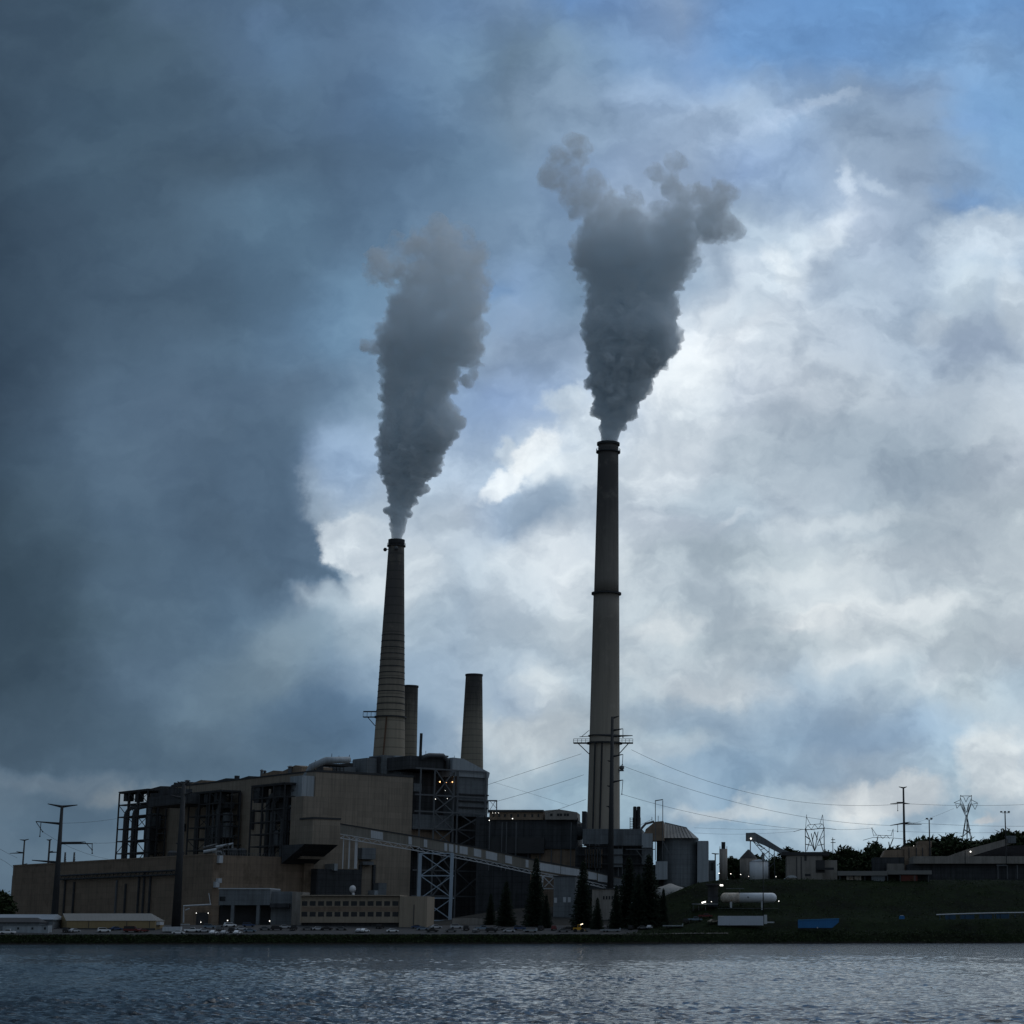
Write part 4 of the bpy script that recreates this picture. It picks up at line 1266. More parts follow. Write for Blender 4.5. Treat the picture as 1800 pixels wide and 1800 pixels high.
b = thing('conveyor_gallery', 'long sloping coal conveyor gallery with patchwork siding on pale steel towers', 'conveyor', tuple(cv(598)))
CVM = mat('conveyor_siding', (.23, .215, .185), .8, .2, .15, lines=[('x', 1.2, .15)], streak=.2)
mb = MB(); ks = [598, 725, 840, 950, 1025, 1104]
HG = {598: 17, 725: 17, 840: 18, 950: 17, 1025: 15, 1104: 14}
for a, c in zip(ks, ks[1:]):
    pa, pc, qa, qc = cv(a), cv(c), cv(a, HG[a]), cv(c, HG[c])
    D = Vector((0, 5, 0)); mb.hexa([qa, qc, qc + D, qa + D, pa, pc, pc + D, pa + D])
mb.build('gallery_wall', CVM, b)
mb = MB()
for a, c in zip(ks, ks[1:]):
    pa, pc = cv(a, 0, -.3) + Vector((0, 0, .02)), cv(c, 0, -.3) + Vector((0, 0, .02)); D = Vector((0, 5.6, 0)); h = Vector((0, 0, .55)); mb.hexa([pa, pc, pc + D, pa + D, pa + h, pc + h, pc + D + h, pa + D + h])
mb.build('gallery_roof', ROOFM, b)
for (a, c) in ((652, 673), (718, 724), (745, 751), (781, 786), (789, 797), (800.5, 804), (808, 822), (833, 846), (854, 874), (888, 900), (924, 929), (948, 985), (986, 1022), (1034, 1049), (1051, 1069), (1074, 1102)):
    pa, pc, qa, qc = cv(a, 1.5, -.2), cv(c, 1.5, -.2), cv(a, 15, -.2), cv(c, 15 if c < 1000 else 13, -.2); D = Vector((0, .18, 0))
    MB().hexa([qa, qc, qc + D, qa + D, pa, pc, pc + D, pa + D]).build('siding_panel', PALE if a not in (1074,) else GREY, b)
mb = MB()
n = 52
for row in (0.0, 4.5):
    for i in range(n):
        a, c = 598 + (1085 - 598) * i / n, 598 + (1085 - 598) * (i + 1) / n
        hg = 19 if a > 735 else 17
        mb.beam(cv(a, 24, row), cv(c, 24, row), .42); mb.beam(cv(a, hg, row), cv(c, hg, row), .3)
        if i % 2: mb.beam(cv(a, hg, row), cv(c, 24, row), .2)
        else: mb.beam(cv(a, 24, row), cv(c, hg, row), .2)
for i in range(n + 1):
    a = 598 + (1085 - 598) * i / n; mb.beam(cv(a, 24, 0), cv(a, 24, 4.5), .2)
mb.build('truss', WSTEEL, b)


def bent(p0, p1, ytop, ybot, Y, wl, m, nx=4):
    for row in (0, 5.0):
        for px in (p0, p1):
            q = at(px, ytop, Y + row); zb = zat(ybot, Y)
            MB().beam((q.x - .2, q.y, zb), q, wl).build('tower_leg', m, b)
    mb = MB()
    for row in (0, 5.0):
        ys_ = [ytop + (ybot - ytop) * i / nx for i in range(nx + 1)]
        for i in range(nx + 1):
            A, B_ = at(p0, ys_[i], Y + row), at(p1, ys_[i], Y + row)
            A.z = B_.z
            mb.beam(A, B_, .5)
            if i < nx:
                C_, D_ = at(p0, ys_[i + 1], Y + row), at(p1, ys_[i + 1], Y + row)
                mb.beam(A, D_, .38); mb.beam(B_ + Vector((0, .5, 0)), C_ + Vector((0, .5, 0)), .38)
    for i in range(nx + 1):
        for px in (p0, p1):
            A = at(px, ys_[i], Y); mb.beam(A, A + Vector((0, 5.0, 0)), .45)
    mb.build('tower_bracing', m, b)


bent(739, 795, 1500, 1618, 968, 1.5, BSTEEL, 3)
bent(954, 976, 1540, 1562, 976, .8, WSTEEL, 1)
for px, w in ((604.5, .45), (615, .6), (627, 1.2)):
    q = cv(px, 18, 1); MB().beam((q.x, q.y, zat(1527, q.y)), q, w).build('tower_leg', WSTEEL, b)

# grey low buildings below the conveyor, behind the spruces
for (nm, lb, p0, p1, y0, y1, Y, mm, wins) in (
    ('workshop', 'grey workshop with two pale doors between the spruces', 972, 1010, 1541, 1594, 962, GREY, ((962, 1578), (974, 1578), (990, 1577), (998, 1577))),
    ('workshop', 'low pale building with a row of small windows beside the spruces', 1040, 1096, 1563, 1592, 955, CONC, tuple((1060 + i * 5, 1575) for i in range(7)))):
    b = bld(nm, lb, 'building', p0, Y)
    x0, x1 = xat(p0, Y), xat(p1, Y)
    MB().box(x0, x1, Y, Y + 14, min(gz(x0, Y), gz(x1, Y)) - 3, zat(y0, Y)).build('wall', mm, b)
    MB().box(x0 - .4, x1 + .4, Y - .4, Y + 14.4, zat(y0, Y) + .01, zat(y0, Y) + .5).build('roof', ROOFM, b)
    for (x, y) in wins:
        if x >= p0: part(b, 'window', GLASS if mm is CONC else PALE, x, x + (2.6 if mm is CONC else 5), y, y + (6 if mm is CONC else 9), Y - .12, .2)
# ---------------------------------------------------------------- office, entrance block, sheds
Y = 905
b = bld('office_building', 'two-storey tan office block with two rows of dark windows, right of the entrance block', 'building', 640, Y)
x0, x1 = xat(527, Y), xat(700.9, Y)
zr_, zl = zat(1576, Y), zat(1610, Y)
MB().box(x0, x1, Y, Y + 20, zat(1621.9, Y), zr_).build('wall', GREIGE, b)
part(b, 'end_block', GREIGE, 701, 749.7, 1575.5, 1634, Y - 1.2, 22)
part(b, 'plinth', DARK, 529, 700.8, 1622, 1640, Y + 1.5, 16)
MB().box(x0 - .3, x1 + .3, Y - 1.5, Y + 20.3, zr_ + .2, zr_ + .7).build('coping', GREIGE, b)
part(b, 'pier', GREIGE, 526.5, 529, 1576, 1622, Y - .5, .8)
for r0 in (1584, 1603):
    for i in range(12):
        px = 529.6 + i * 14.55
        part(b, 'window', GLASS, px, px + 10.5, r0, r0 + 8.2, Y - .06, .2)
part(b, 'spandrel', BROWN, 529.2, 700.6, 1593.4, 1602.2, Y - .10, .06)
part(b, 'downpipe', DARK, 726, 727, 1590, 1630, Y - 1.6, .35)

Y = 925
b = bld('entrance_block', 'grey overhanging entrance block with dark loading bays, left of the tan office', 'building', 445, Y)
part(b, 'upper_storey', GREY, 384, 474, 1563, 1591, Y, 22)
part(b, 'flat_roof', PALE, 384, 474.2, 1561, 1563, Y - .4, 22)
part(b, 'stair_tower', GREY, 474.5, 511, 1567, 1634, Y + 3, 18)
part(b, 'link_wing', CONC, 511.2, 529, 1568, 1634, Y + 1, 16)
part(b, 'bay_back', ROOFM, 384, 474, 1591, 1634, Y + 6, 10)
for px in (404, 449): part(b, 'pier', GREY, px, px + 5.5, 1591, 1634, Y, 2)
part(b, 'window', GLASS, 386, 396, 1576, 1584, Y - .1, .2)
part(b, 'canopy', DARK, 474.5, 508, 1588, 1595, Y, 3)
for (px, py) in ((400, 1618), (474, 1619)): lamp(b, at(px, py, Y - 1), LAMPW, .40, (0, 3.2, 0))
b = bld('annex_building', 'low brown annex with a dark doorway and lamps, left of the grey entrance block', 'building', 350, 930)
part(b, 'wall', BROWN, 322, 383, 1592, 1634, 930, 12)
part(b, 'doorway', ROOFM, 344, 365, 1604, 1630, 929.8, .3)
mb = MB(); Yp = 926
mb.tube([at(322.5, 1622, Yp), at(323, 1592.5, Yp), at(371, 1590, Yp)], .38, 8); mb.build('roof_pipe', PALE, b)
mb = MB(); mb.tube([at(326, 1600, Yp), at(333, 1597, Yp)], .3, 7); mb.tube([at(370, 1590, Yp), at(367, 1570, Yp)], .2, 6); mb.build('pipe_branch', PALE, b)
for (px, py) in ((345, 1605), (366, 1605), (353, 1621)): lamp(b, at(px, py, 928.4), LAMPW, .32, (0, 1.5, 0))
b = bld('pale_kerb_wall', 'short pale wall section at the foot of the brown annex', 'wall', 325, 915)
part(b, 'wall', PALE, 314, 333, 1624, 1626.5, 915, .5)


def gable(name, label, p0, p1, yr, ye, yb, Y, dep, mw, mr_, hip=12):
    x0, x1 = xat(p0, Y), xat(p1, Y); r_ = thing(name, label, 'shed', ((x0 + x1) / 2, Y, gz((x0 + x1) / 2, Y)))
    zr, ze, zb = zat(yr, Y), zat(ye, Y), min(gz(x0, Y), gz(x1, Y)) - 1
    MB().box(x0, x1, Y, Y + dep, zb, ze).build('wall', mw, r_)
    h = hip * Y / F_PX
    mb = MB().add([(x0 - .4, Y - .5, ze), (x1 + .4, Y - .5, ze), (x1 + .4, Y + dep + .5, ze), (x0 - .4, Y + dep + .5, ze), (x0 + h, Y + dep / 2, zr), (x1 - h, Y + dep / 2, zr), (x0 - .4, Y - .5, ze - .3), (x1 + .4, Y - .5, ze - .3), (x1 + .4, Y + dep + .5, ze - .3), (x0 - .4, Y + dep + .5, ze - .3)],
                  [(0, 1, 5, 4), (2, 3, 4, 5), (1, 2, 5), (3, 0, 4), (6, 7, 1, 0), (7, 8, 2, 1), (8, 9, 3, 2), (9, 6, 0, 3), (9, 8, 7, 6)])
    mb.build('roof', mr_, r_)
    return r_, x0, x1


Y = 870
# long shed seen gable-end first
r_ = thing('storage_shed', 'long tan shed with grey hipped roof at the lakeside car park', 'shed', (xat(180, Y), Y, gz(xat(180, Y), Y)))
zr, ze, zb = zat(1606.5, Y), zat(1618, Y), gz(xat(180, Y), Y) - 1
mb = MB(); X = [xat(p, Y) for p in (87, 101, 117, 256, 272)]
mb.add([(X[0], Y + 12, zb), (X[2], Y, zb), (X[4], Y, zb), (X[4], Y + 14, zb), (X[0], Y + 12, ze), (X[2], Y, ze), (X[4], Y, ze), (X[4], Y + 14, ze), (X[1], Y + 6.5, zr)],
       [(0, 1, 5, 8, 4), (1, 2, 6, 5), (2, 3, 7, 6), (3, 0, 4, 7), (3, 2, 1, 0), (4, 8, 7), (5, 6, 7, 8)])
mb.build('wall', YSID, r_)
mb = MB(); e = .35
mb.add([(X[2] - .3, Y - e, ze - .1), (X[4] + .3, Y - e, ze - .1), (X[4] + .3, Y + 14, ze - .1), (X[0] + .5, Y + 14, ze - .1), (X[1] - .2, Y + 6.3, zr + .25), (X[3], Y + 7, zr + .25)], [(0, 1, 5, 4), (1, 2, 5), (2, 3, 4, 5)])
mb.build('roof', SHEDR, r_)
for px in (155, 222, 262): part(r_, 'downpipe', DARK, px, px + .8, 1619, 1631, Y - .2, .15)
part(r_, 'lean_to', PALE, 273, 281, 1620, 1626, Y + 2, 6)
part(r_, 'base_wall', DARK, 88, 272, 1631.5, 1640, Y - .4, .35)

r_, _, _ = gable('storage_shed', 'blue-white roofed shed behind the dark roofed hut at the far left', -30, 92, 1607, 1616, 1625, 868, 16, GREY, mat('blue_grey_roof', (.26, .30, .34), .6, .1, .2), 3)
r_, _, _ = gable('hut', 'hut with low black roof at the far left, behind the grey trailer', -30, 69, 1613, 1621, 1630, 858, 9, GREY, ROOFM, 10)
b = bld('site_trailer', 'long grey site trailer with three small windows at the far left', 'trailer', 44, 850)
part(b, 'body', LGREY, 4, 84, 1627, 1641, 850, 5)
part(b, 'roof', GREY, 3.5, 84.5, 1625.6, 1626.9, 849.7, 5.6)
windows(b, (30, 55, 77), (1630,), 3.4, 4, 850)
part(b, 'skirt', DARK, 5, 83, 1641.2, 1644.5, 850.3, 4.6)

# ---------------------------------------------------------------- right-hand plateau
def tank(root, nm, m, pxc, hw, y0, y1, Y, roof=0, rm=None, n=28):
    c = at(pxc, y1, Y); k = Y / F_PX; zt_ = zat(y0, Y)
    MB().lathe((c.x, c.y + hw * k), [(hw * k, c.z), (hw * k, zt_)], n).build(nm, m, root, True)
    if roof: MB().lathe((c.x, c.y + hw * k), [(hw * k * 1.03, zt_ + .02), (.4, zt_ + roof)], n).build('roof', rm or m, root)


Y = 1030
b = bld('ash_silo', 'slim beige silo with a small black cap, standing alone right of the grey side tower', 'silo', 1271, Y)
tank(b, 'wall', CONC, 1271.5, 7, 1492, 1556, Y)
part(b, 'cap', DSTEEL, 1268, 1275, 1480, 1492, Y + 1.5, 2)
mb = MB()
for i in range(10):
    a = 2 * math.pi * i / 10; c = at(1271.5, 1492, Y); r0 = 6.6 * Y / F_PX
    mb.beam((c.x + r0 * math.cos(a), c.y + 2 + r0 * math.sin(a), c.z), (c.x + r0 * math.cos(a), c.y + 2 + r0 * math.sin(a), c.z + 1.3), .15)
mb.build('railing', DSTEEL, b)
b = bld('dark_silo', 'dull beige silo under a dark cone roof, left of the white tank', 'silo', 1318, 1050)
tank(b, 'wall', CONC, 1316, 15, 1508, 1556, 1050, 4.5, ROOFM)
b = bld('white_tank', 'white upright storage tank beneath the stacker conveyor', 'tank', 1335, 1035)
tank(b, 'wall', TANKM, 1334.5, 16.3, 1514, 1556, 1035, 1.2, LGREY)
MB().beam(at(1341.5, 1514, 1033), at(1341.5, 1499, 1033), 1.4).build('vent_pipe', LGREY, b)
b = bld('side_shed', 'small dark plant shed between the grey side tower and the slim beige silo', 'building', 1255, 1035)
part(b, 'wall', GREY, 1245.5, 1258, 1512, 1560, 1035, 10)
part(b, 'door', DARK, 1249, 1254, 1516, 1530, 1034.8, .3)

Y = 1040
b = thing('stacker_conveyor', 'grey sloping stacker conveyor with a lamp at its raised head', 'conveyor', tuple(at(1318, 1545, Y)))
mb = MB()
path = [(1311, 1464, 1478), (1327, 1463.5, 1479), (1345, 1474, 1486), (1372, 1491, 1500), (1392, 1499, 1505), (1440, 1498, 1503)]
for (a, ya, yb), (c, yc, yd) in zip(path, path[1:]):
    pa, pc, qa, qc = at(a, ya, Y), at(c, yc, Y), at(a, yb, Y), at(c, yd, Y); D = Vector((0, 4, 0)); mb.hexa([qa, qc, qc + D, qa + D, pa, pc, pc + D, pa + D])
mb.build('boom', GREY, b)
MB().beam(at(1319, 1479, Y + 2), at(1319, 1502, Y + 2), .5).build('drop_pipe', STEEL, b)
mb = MB()
pts = [((1323, 1478), (1352, 1512)), ((1331, 1481), (1358, 1504)), ((1352, 1489), (1352, 1545)), ((1361, 1494), (1362, 1545)), ((1352, 1512), (1362, 1500)), ((1352, 1525), (1362, 1515)), ((1323, 1478), (1340, 1490)), ((1330, 1486), (1337, 1486)), ((1337, 1494), (1345, 1490)), ((1344, 1502), (1352, 1496))]
for row in (0, 3.6):
    for (p, q) in pts: mb.beam(at(p[0], p[1], Y + row), at(q[0], q[1], Y + row), .35)
mb.build('lattice', STEEL, b)
lamp(b, at(1320, 1474, Y - .6), LAMPW, .7, (0, 1, 0))

Y = 1020
b = bld('crusher_house', 'beige concrete crusher house where the stacker conveyor starts', 'building', 1425, Y)
part(b, 'wall', CONC, 1383, 1446, 1504, 1556, Y, 20)
part(b, 'side_wing', CONC, 1446.2, 1472, 1512, 1556, Y + 3, 16)
part(b, 'roof_slab', ROOFM, 1374, 1458, 1497.5, 1503.5, Y - .6, 21)
for (p0, p1, y0, y1) in ((1414, 1418, 1504.5, 1513), (1415, 1425, 1536, 1540), (1434, 1450, 1512, 1534), (1400, 1401.5, 1506, 1550), (1408, 1409.5, 1506, 1550)): part(b, 'opening', ROOFM, p0, p1, y0, y1, Y - .15, .2)
part(b, 'stair', DSTEEL, 1436, 1466, 1525, 1529, Y - 2, 1.8)
b = bld('gatehouse', 'tiny pale hut with a round roof at the foot of the crusher house', 'hut', 1391, 1010)
part(b, 'wall', CONC, 1383, 1400, 1543, 1556, 1010, 5)
c = at(1391.5, 1543, 1010); mb = MB(); mb.prism([(c.x + 2.7 * math.cos(a), c.z + 1.3 * math.sin(a)) for a in np.linspace(0, math.pi, 9)], lambda u, d, z: (u, d, z), 1009.6, 1015.4); mb.build('roof', PALE, b)
part(b, 'door', ROOFM, 1388, 1393, 1545, 1556, 1009.8, .25)

Y = 1000
b = bld('long_shed', 'long low open shed with a pale roof on the grassy bank at right', 'shed', 1555, Y)
part(b, 'roof', SHEDR, 1473, 1560, 1531, 1539, Y, 9)
part(b, 'roof', SHEDR, 1560.3, 1638, 1530, 1537, Y + 1, 9)
part(b, 'back_wall', DARK, 1475, 1634, 1537, 1556, Y + 8, .5)
part(b, 'bay_wall', GREY, 1532, 1556, 1538, 1552, Y + .8, .4)
for px in (1476, 1492, 1520, 1560, 1582, 1608, 1632): part(b, 'post', STEEL, px, px + 1, 1538.5, 1556, Y + .5, .3)
for i, (p0, p1) in enumerate(((1488, 1500), (1502, 1514))):
    bb = bld('hopper_bin', ('rusty cream hopper bin under the long shed roof, left of its pair', 'rusty cream hopper bin under the long shed roof, right of its pair')[i], 'bin', p0, Y + 1, group='rusty bins under the long shed')
    part(bb, 'body', RUSTT, p0, p1, 1539.5, 1551, Y + 2, 3); part(bb, 'leg', STEEL, p0 + 1, p0 + 2, 1551, 1556, Y + 2, .4); part(bb, 'leg', STEEL, p1 - 2, p1 - 1, 1551, 1556, Y + 2, .4)
bb = bld('shipping_container', 'dull red container under the right half of the long shed', 'container', 1597, Y + 2)
part(bb, 'body', mat('dull_red', (.13, .04, .03), .8, .25, .4, lines=[('x', .8, .25)]), 1584, 1613, 1538, 1550, Y + 2, 3); part(bb, 'door', RUST, 1605, 1607, 1539, 1549, Y + 1.9, .1)

Y = 1120
b = bld('coal_handling_house', 'dark brown coal handling house with a tall block, behind the long pale-roofed shed', 'building', 1590, Y)
part(b, 'low_block', DARK, 1537, 1590, 1507, 1540, Y, 20)
mb = MB(); mb.prism([(xat(1552, Y), zat(1507, Y)), (xat(1592, Y), zat(1507, Y)), (xat(1592, Y), zat(1493, Y)), (xat(1559, Y), zat(1494, Y))], lambda u, d, z: (u, d, z), Y + 2, Y + 20); mb.build('sloped_roof', BROWN, b)
part(b, 'tall_block', BROWN, 1590.3, 1638, 1488, 1540, Y + 1, 22)
part(b, 'head_block', BROWN, 1615, 1638, 1478, 1488, Y + 2, 18)
for px in (1598, 1611, 1622, 1636): part(b, 'pilaster', DARK, px, px + 1.4, 1490, 1535, Y + .4, .5)
part(b, 'low_annex', CONC, 1560, 1590, 1518, 1532, Y - 6, 6)
lamp(b, at(1606, 1487, Y - 1), LAMPW, .22, (0, 2, 0))
b = bld('coal_shed', 'very long dark coal shed with a grey fascia at the right edge', 'building', 1720, 1090)
part(b, 'fascia', CONC, 1606, 1830, 1505, 1518, 1090, 30)
part(b, 'body', DARK, 1600, 1830, 1518.3, 1556, 1093, 26)
for px in (1754, 1770.5, 1788): part(b, 'post', STEEL, px, px + 1.6, 1521, 1545, 1089, .5)
part(b, 'lintel', STEEL, 1752, 1770, 1520, 1522, 1088.8, .6)
for px in (1696.5, 1769): MB().beam(at(px, 1495, 1088), at(px, 1518, 1088), .4).build('lamp_post', DSTEEL, b)
b = bld('inclined_gallery', 'grey inclined gallery climbing to the right over the coal heap', 'conveyor', 1740, 1150)
mb = MB(); Y = 1150
for (a, ya, yb), (c, yc, yd) in zip([(1655, 1509, 1515), (1700, 1493, 1507), (1786, 1470, 1481)], [(1700, 1493, 1507), (1786, 1470, 1481)]):
    pa, pc, qa, qc = at(a, ya, Y), at(c, yc, Y), at(a, yb, Y), at(c, yd, Y); D = Vector((0, 5, 0)); mb.hexa([qa, qc, qc + D, qa + D, pa, pc, pc + D, pa + D])
mb.build('gallery_wall', CONC, b)
part(b, 'head_house', GREY, 1771, 1786, 1469, 1482, 1149, 8)
lamp(b, at(1706, 1497, 1148), LAMPW, .75, (0, 1.5, 0))
x = xat(1790, 1140); b = thing('coal_heap', 'black coal heap beneath the inclined gallery', 'coal heap', (x, 1140, gz(x, 1140)))
mb = MB(); n = 40
for i in range(n):
    pass
prof = [(1700, 1506), (1720, 1497), (1745, 1488), (1790, 1486), (1840, 1484), (1880, 1500)]
vs = []
for (p, y) in prof:
    q = at(p, y, 1175); zb = zat(1512, 1140)
    vs += [(q.x, 1135, zb - 3), (q.x, 1158, (zb + q.z) / 2), (q.x, 1175, q.z), (q.x, 1215, zb - 3)]
fs = []
for i in range(len(prof) - 1):
    for j in range(3): k0 = i * 4 + j; fs.append((k0, k0 + 4, k0 + 5, k0 + 1))
fs += [(0, 1, 2, 3), tuple(len(vs) - 4 + j for j in (3, 2, 1, 0))]
mb.add(vs, fs).build('coal', COAL, b)

# gas tank
Y = 935
b = thing('gas_tank', 'long white horizontal gas tank, its left third streaked with rust', 'tank', tuple(at(1316, 1595, Y)))
k = Y / F_PX * .98
zc = zat(1578, Y); rad = 8.6 * k
def htank(p0, p1, capl, capr, m, nm, e=0):
    mb = MB(); x0, x1 = xat(p0, Y), xat(p1, Y); pts, rr_ = [], []
    if capl:
        for i in range(6): a = math.pi / 2 * i / 5; pts.append((x0 + rad * (1 - math.sin(a)) * 1, Y + 3, zc)); rr_.append(max(.05, (rad + e) * math.cos(math.pi / 2 - a)))
        pts = [(x0 + rad * (1 - math.cos(math.pi / 2 * i / 5)), Y + 3, zc) for i in range(6)]; rr_ = [max(.05, (rad + e) * math.sin(math.pi / 2 * i / 5)) for i in range(6)]
    else: pts.append((x0, Y + 3, zc)); rr_.append(rad + e)
    if capr:
        for i in range(6): a = math.pi / 2 * i / 5; pts.append((x1 - rad + rad * math.sin(a), Y + 3, zc)); rr_.append(max(.05, (rad + e) * math.cos(a)))
    else: pts.append((x1, Y + 3, zc)); rr_.append(rad + e)
    return mb.tube(pts, rr_, 24).build(nm, m, b, True)
htank(1300, 1366, 0, 1, TANKM, 'shell')
htank(1266, 1300, 1, 0, RUSTT, 'rusty_end', .04)
for px in (1285, 1340):
    x = xat(px, Y); MB().box(x - .5, x + .5, Y + 1, Y + 5, gz(x, Y) - 1, zc - rad * .8).build('saddle', PALE, b)
mb = MB(); mb.tube([at(1277, 1562, Y), at(1308, 1562, Y)], .15, 6); mb.tube([at(1300, 1569, Y + 3), at(1300, 1562, Y)], .2, 6); mb.build('fill_line', STEEL, b)
MB().ball(at(1315, 1577, Y + .5), .35, 8, 4).build('manhole', DSTEEL, b)
part(b, 'handrail', STEEL, 1262, 1368, 1596.5, 1597.1, Y - 2, .15)
b = bld('pump_house', 'small dark pump shed with a lit tube lamp left of the gas tank', 'hut', 1252, 935)
part(b, 'wall', DARK, 1244, 1262, 1556, 1600, 938, 7)
part(b, 'roof', ROOFM, 1240, 1268, 1553, 1556, 936, 10)
part(b, 'lamp_tube', LAMPW, 1265.5, 1271, 1555, 1557.4, 935, .5)
part(b, 'canopy', GREY, 1216, 1262, 1588, 1590, 932, 5)
mb = MB().beam(at(1233.5, 1587, 931), at(1240.5, 1585, 931), .55); mb.build('lamp_tube', LAMPW, b)
lamp(b, at(1250.5, 1585, 931), LAMPW, .32, (0, 1.5, 0))
for px in (1218, 1228, 1240): part(b, 'post', STEEL, px, px + .7, 1590, 1601, 933, .25)


def yard_lamp(label, px, py, Y, r_=.32, h=None, kind='yard_lamp'):
    p = at(px, py, Y); g_ = gz(p.x, p.y + .8)
    t_ = thing(kind, label, 'lamp', (p.x, p.y + .8, g_), group='lit yard lamps')
    MB().beam((p.x, p.y + .8, g_ - .3), (p.x, p.y + .8, max(g_ + 1, p.z + .4)), .22).build('post', DSTEEL, t_)
    MB().beam((p.x, p.y + .8, p.z + .35), (p.x, p.y - .1, p.z + .3), .2, .12).build('arm', DSTEEL, t_)
    MB().ball((p.x, p.y, p.z), r_ * .58, 8, 5).build('bulb', LAMPW, t_)


yard_lamp('lit lamp post at the right end of the tan shed, brightest near the cars', 283, 1621, 880, .45)
yard_lamp('lit lamp post left of the slim beige silo, leftmost of the plateau lamps', 1264, 1535, 1012, .42)
yard_lamp('lit lamp post between the slim beige silo and the dull silo', 1284.5, 1536, 1012, .38)
yard_lamp('lit lamp post in front of the dull dark-roofed silo', 1302, 1537, 1012, .34)
yard_lamp('dim lamp post at the left foot of the white tank', 1316, 1540.5, 1012, .24)
yard_lamp('lit lamp post between the white tank and the crusher house', 1364, 1541, 1012, .28)
yard_lamp('lit lamp at the round right end of the gas tank', 1369, 1584, 930, .36)
yard_lamp('dim lamp among the spruces, left of its twin', 1117, 1586.5, 930, .2)
yard_lamp('dim lamp among the spruces, right of its twin', 1147, 1589.5, 930, .24)

# trailers, containers
def box_trailer(name, label, p0, p1, yt, yb, Y, m, cat, extra=None, dep=2.6):
    x = xat((p0 + p1) / 2, Y); t_ = thing(name, label, cat, (x, Y, gz(x, Y)))
    part(t_, 'body', m, p0, p1, yt, yb, Y, dep)
    zb = zat(yb, Y)
    for px in (p0 + (p1 - p0) * .16, p0 + (p1 - p0) * .24, p0 + (p1 - p0) * .84):
        xx = xat(px, Y); r0 = .5
        mb = MB(); mb.tube([(xx, Y + .1, zb - .42), (xx, Y + dep - .1, zb - .42)], r0, 12); mb.build('wheel', RUBBER, t_)
    MB().box(xat(p0 + 2, Y), xat(p1 - 2, Y), Y + .6, Y + dep - .6, zb - .45, zb - .02).build('chassis', DSTEEL, t_)
    return t_


t_ = box_trailer('semi_trailer', 'long white box trailer parked at the water side below the gas tank', 1262, 1342, 1610, 1626.5, 897, mat('trailer_white', (.50, .55, .62), .5, .08, .2, lines=[('x', 1.2, .08)]), 'trailer')
part(t_, 'front_cab_box', PALE, 1343.3, 1348.5, 1608, 1624, 897.2, 2.2); part(t_, 'tow_bar', PALE, 1348.7, 1361, 1620, 1622.3, 897.6, .6)
part(t_, 'rear_door_mark', WHITE, 1264, 1272, 1610.2, 1611.6, 896.9, .08)
t_ = thing('skip_container', 'bright blue open skip container with a sloping right end by the shore', 'container', tuple(at(1438, 1634, 897)))
Y = 897; mb = MB(); mb.prism([(xat(1403, Y), zat(1631, Y)), (xat(1463, Y), zat(1631, Y)), (xat(1474.5, Y), zat(1621, Y)), (xat(1475, Y), zat(1615, Y)), (xat(1403, Y), zat(1617.5, Y))], lambda u, d, z: (u, d, z), Y, Y + 2.6); mb.build('body', BLUE, t_)
mb = MB(); mb.beam(at(1403, 1617.3, Y - .1), at(1475, 1614.8, Y - .1), .3); mb.build('rim', mat('light_blue', (.06, .24, .46), .5, .2, .3), t_); part(t_, 'skid', DSTEEL, 1404, 1462, 1631.1, 1633, Y + .3, 1.8)
part(t_, 'label_plate', PALE, 1436, 1438, 1629.5, 1632, Y - .1, .08)
t_ = thing('water_tote', 'small bright blue tote on the bank right of the blue skip', 'tote', tuple(at(1586, 1614, 905)))
part(t_, 'body', BLUE, 1581, 1590, 1610, 1615.5, 905, 2); part(t_, 'lid', PALE, 1583, 1588, 1608.8, 1609.9, 905.4, 1.2)
# pale rail line with dark boom under it at the right bank
t_ = thing('floating_pipe', 'long pale pipe lying on the bank at the right edge', 'pipe', tuple(at(1720, 1606, 912)))
mb = MB(); mb.tube([at(1646, 1608, 912), at(1700, 1606, 912), at(1760, 1604.6, 912), at(1850, 1603.5, 912)], .26, 8); mb.build('pipe', PALE, t_)
mb = MB()
for i in range(16):
    p = at(1652 + i * 12, 1608 - i * .45, 912); mb.beam(p, (p.x, p.y, p.z - 2.5), .25)
mb.build('props', mat('faded_blue', (.04, .09, .15), .7, .3, .4), t_)
for i, (p0, p1) in enumerate(((1662, 1680), (1690, 1712), (1722, 1744), (1752, 1774))):
    t_ = bld('blue_tarp_bale', ('dark blue bale under the left end of the pale bank pipe', 'dark blue bale, second from the left under the pale bank pipe', 'dark blue bale, third from the left under the pale bank pipe', 'dark blue bale nearest the right edge under the pale bank pipe')[i], 'bale', p0, 914, group='blue bales under the bank pipe')
    q = at(p0, 1610, 914); part(t_, 'bale', mat('faded_blue', (.04, .09, .15)), p0, p1, 1608.5 - i * .5, 1616 - i * .5, 914, 1.5); part(t_, 'strap', DSTEEL, p0 + 6, p0 + 7, 1608.2 - i * .5, 1616 - i * .5, 913.9, .1)

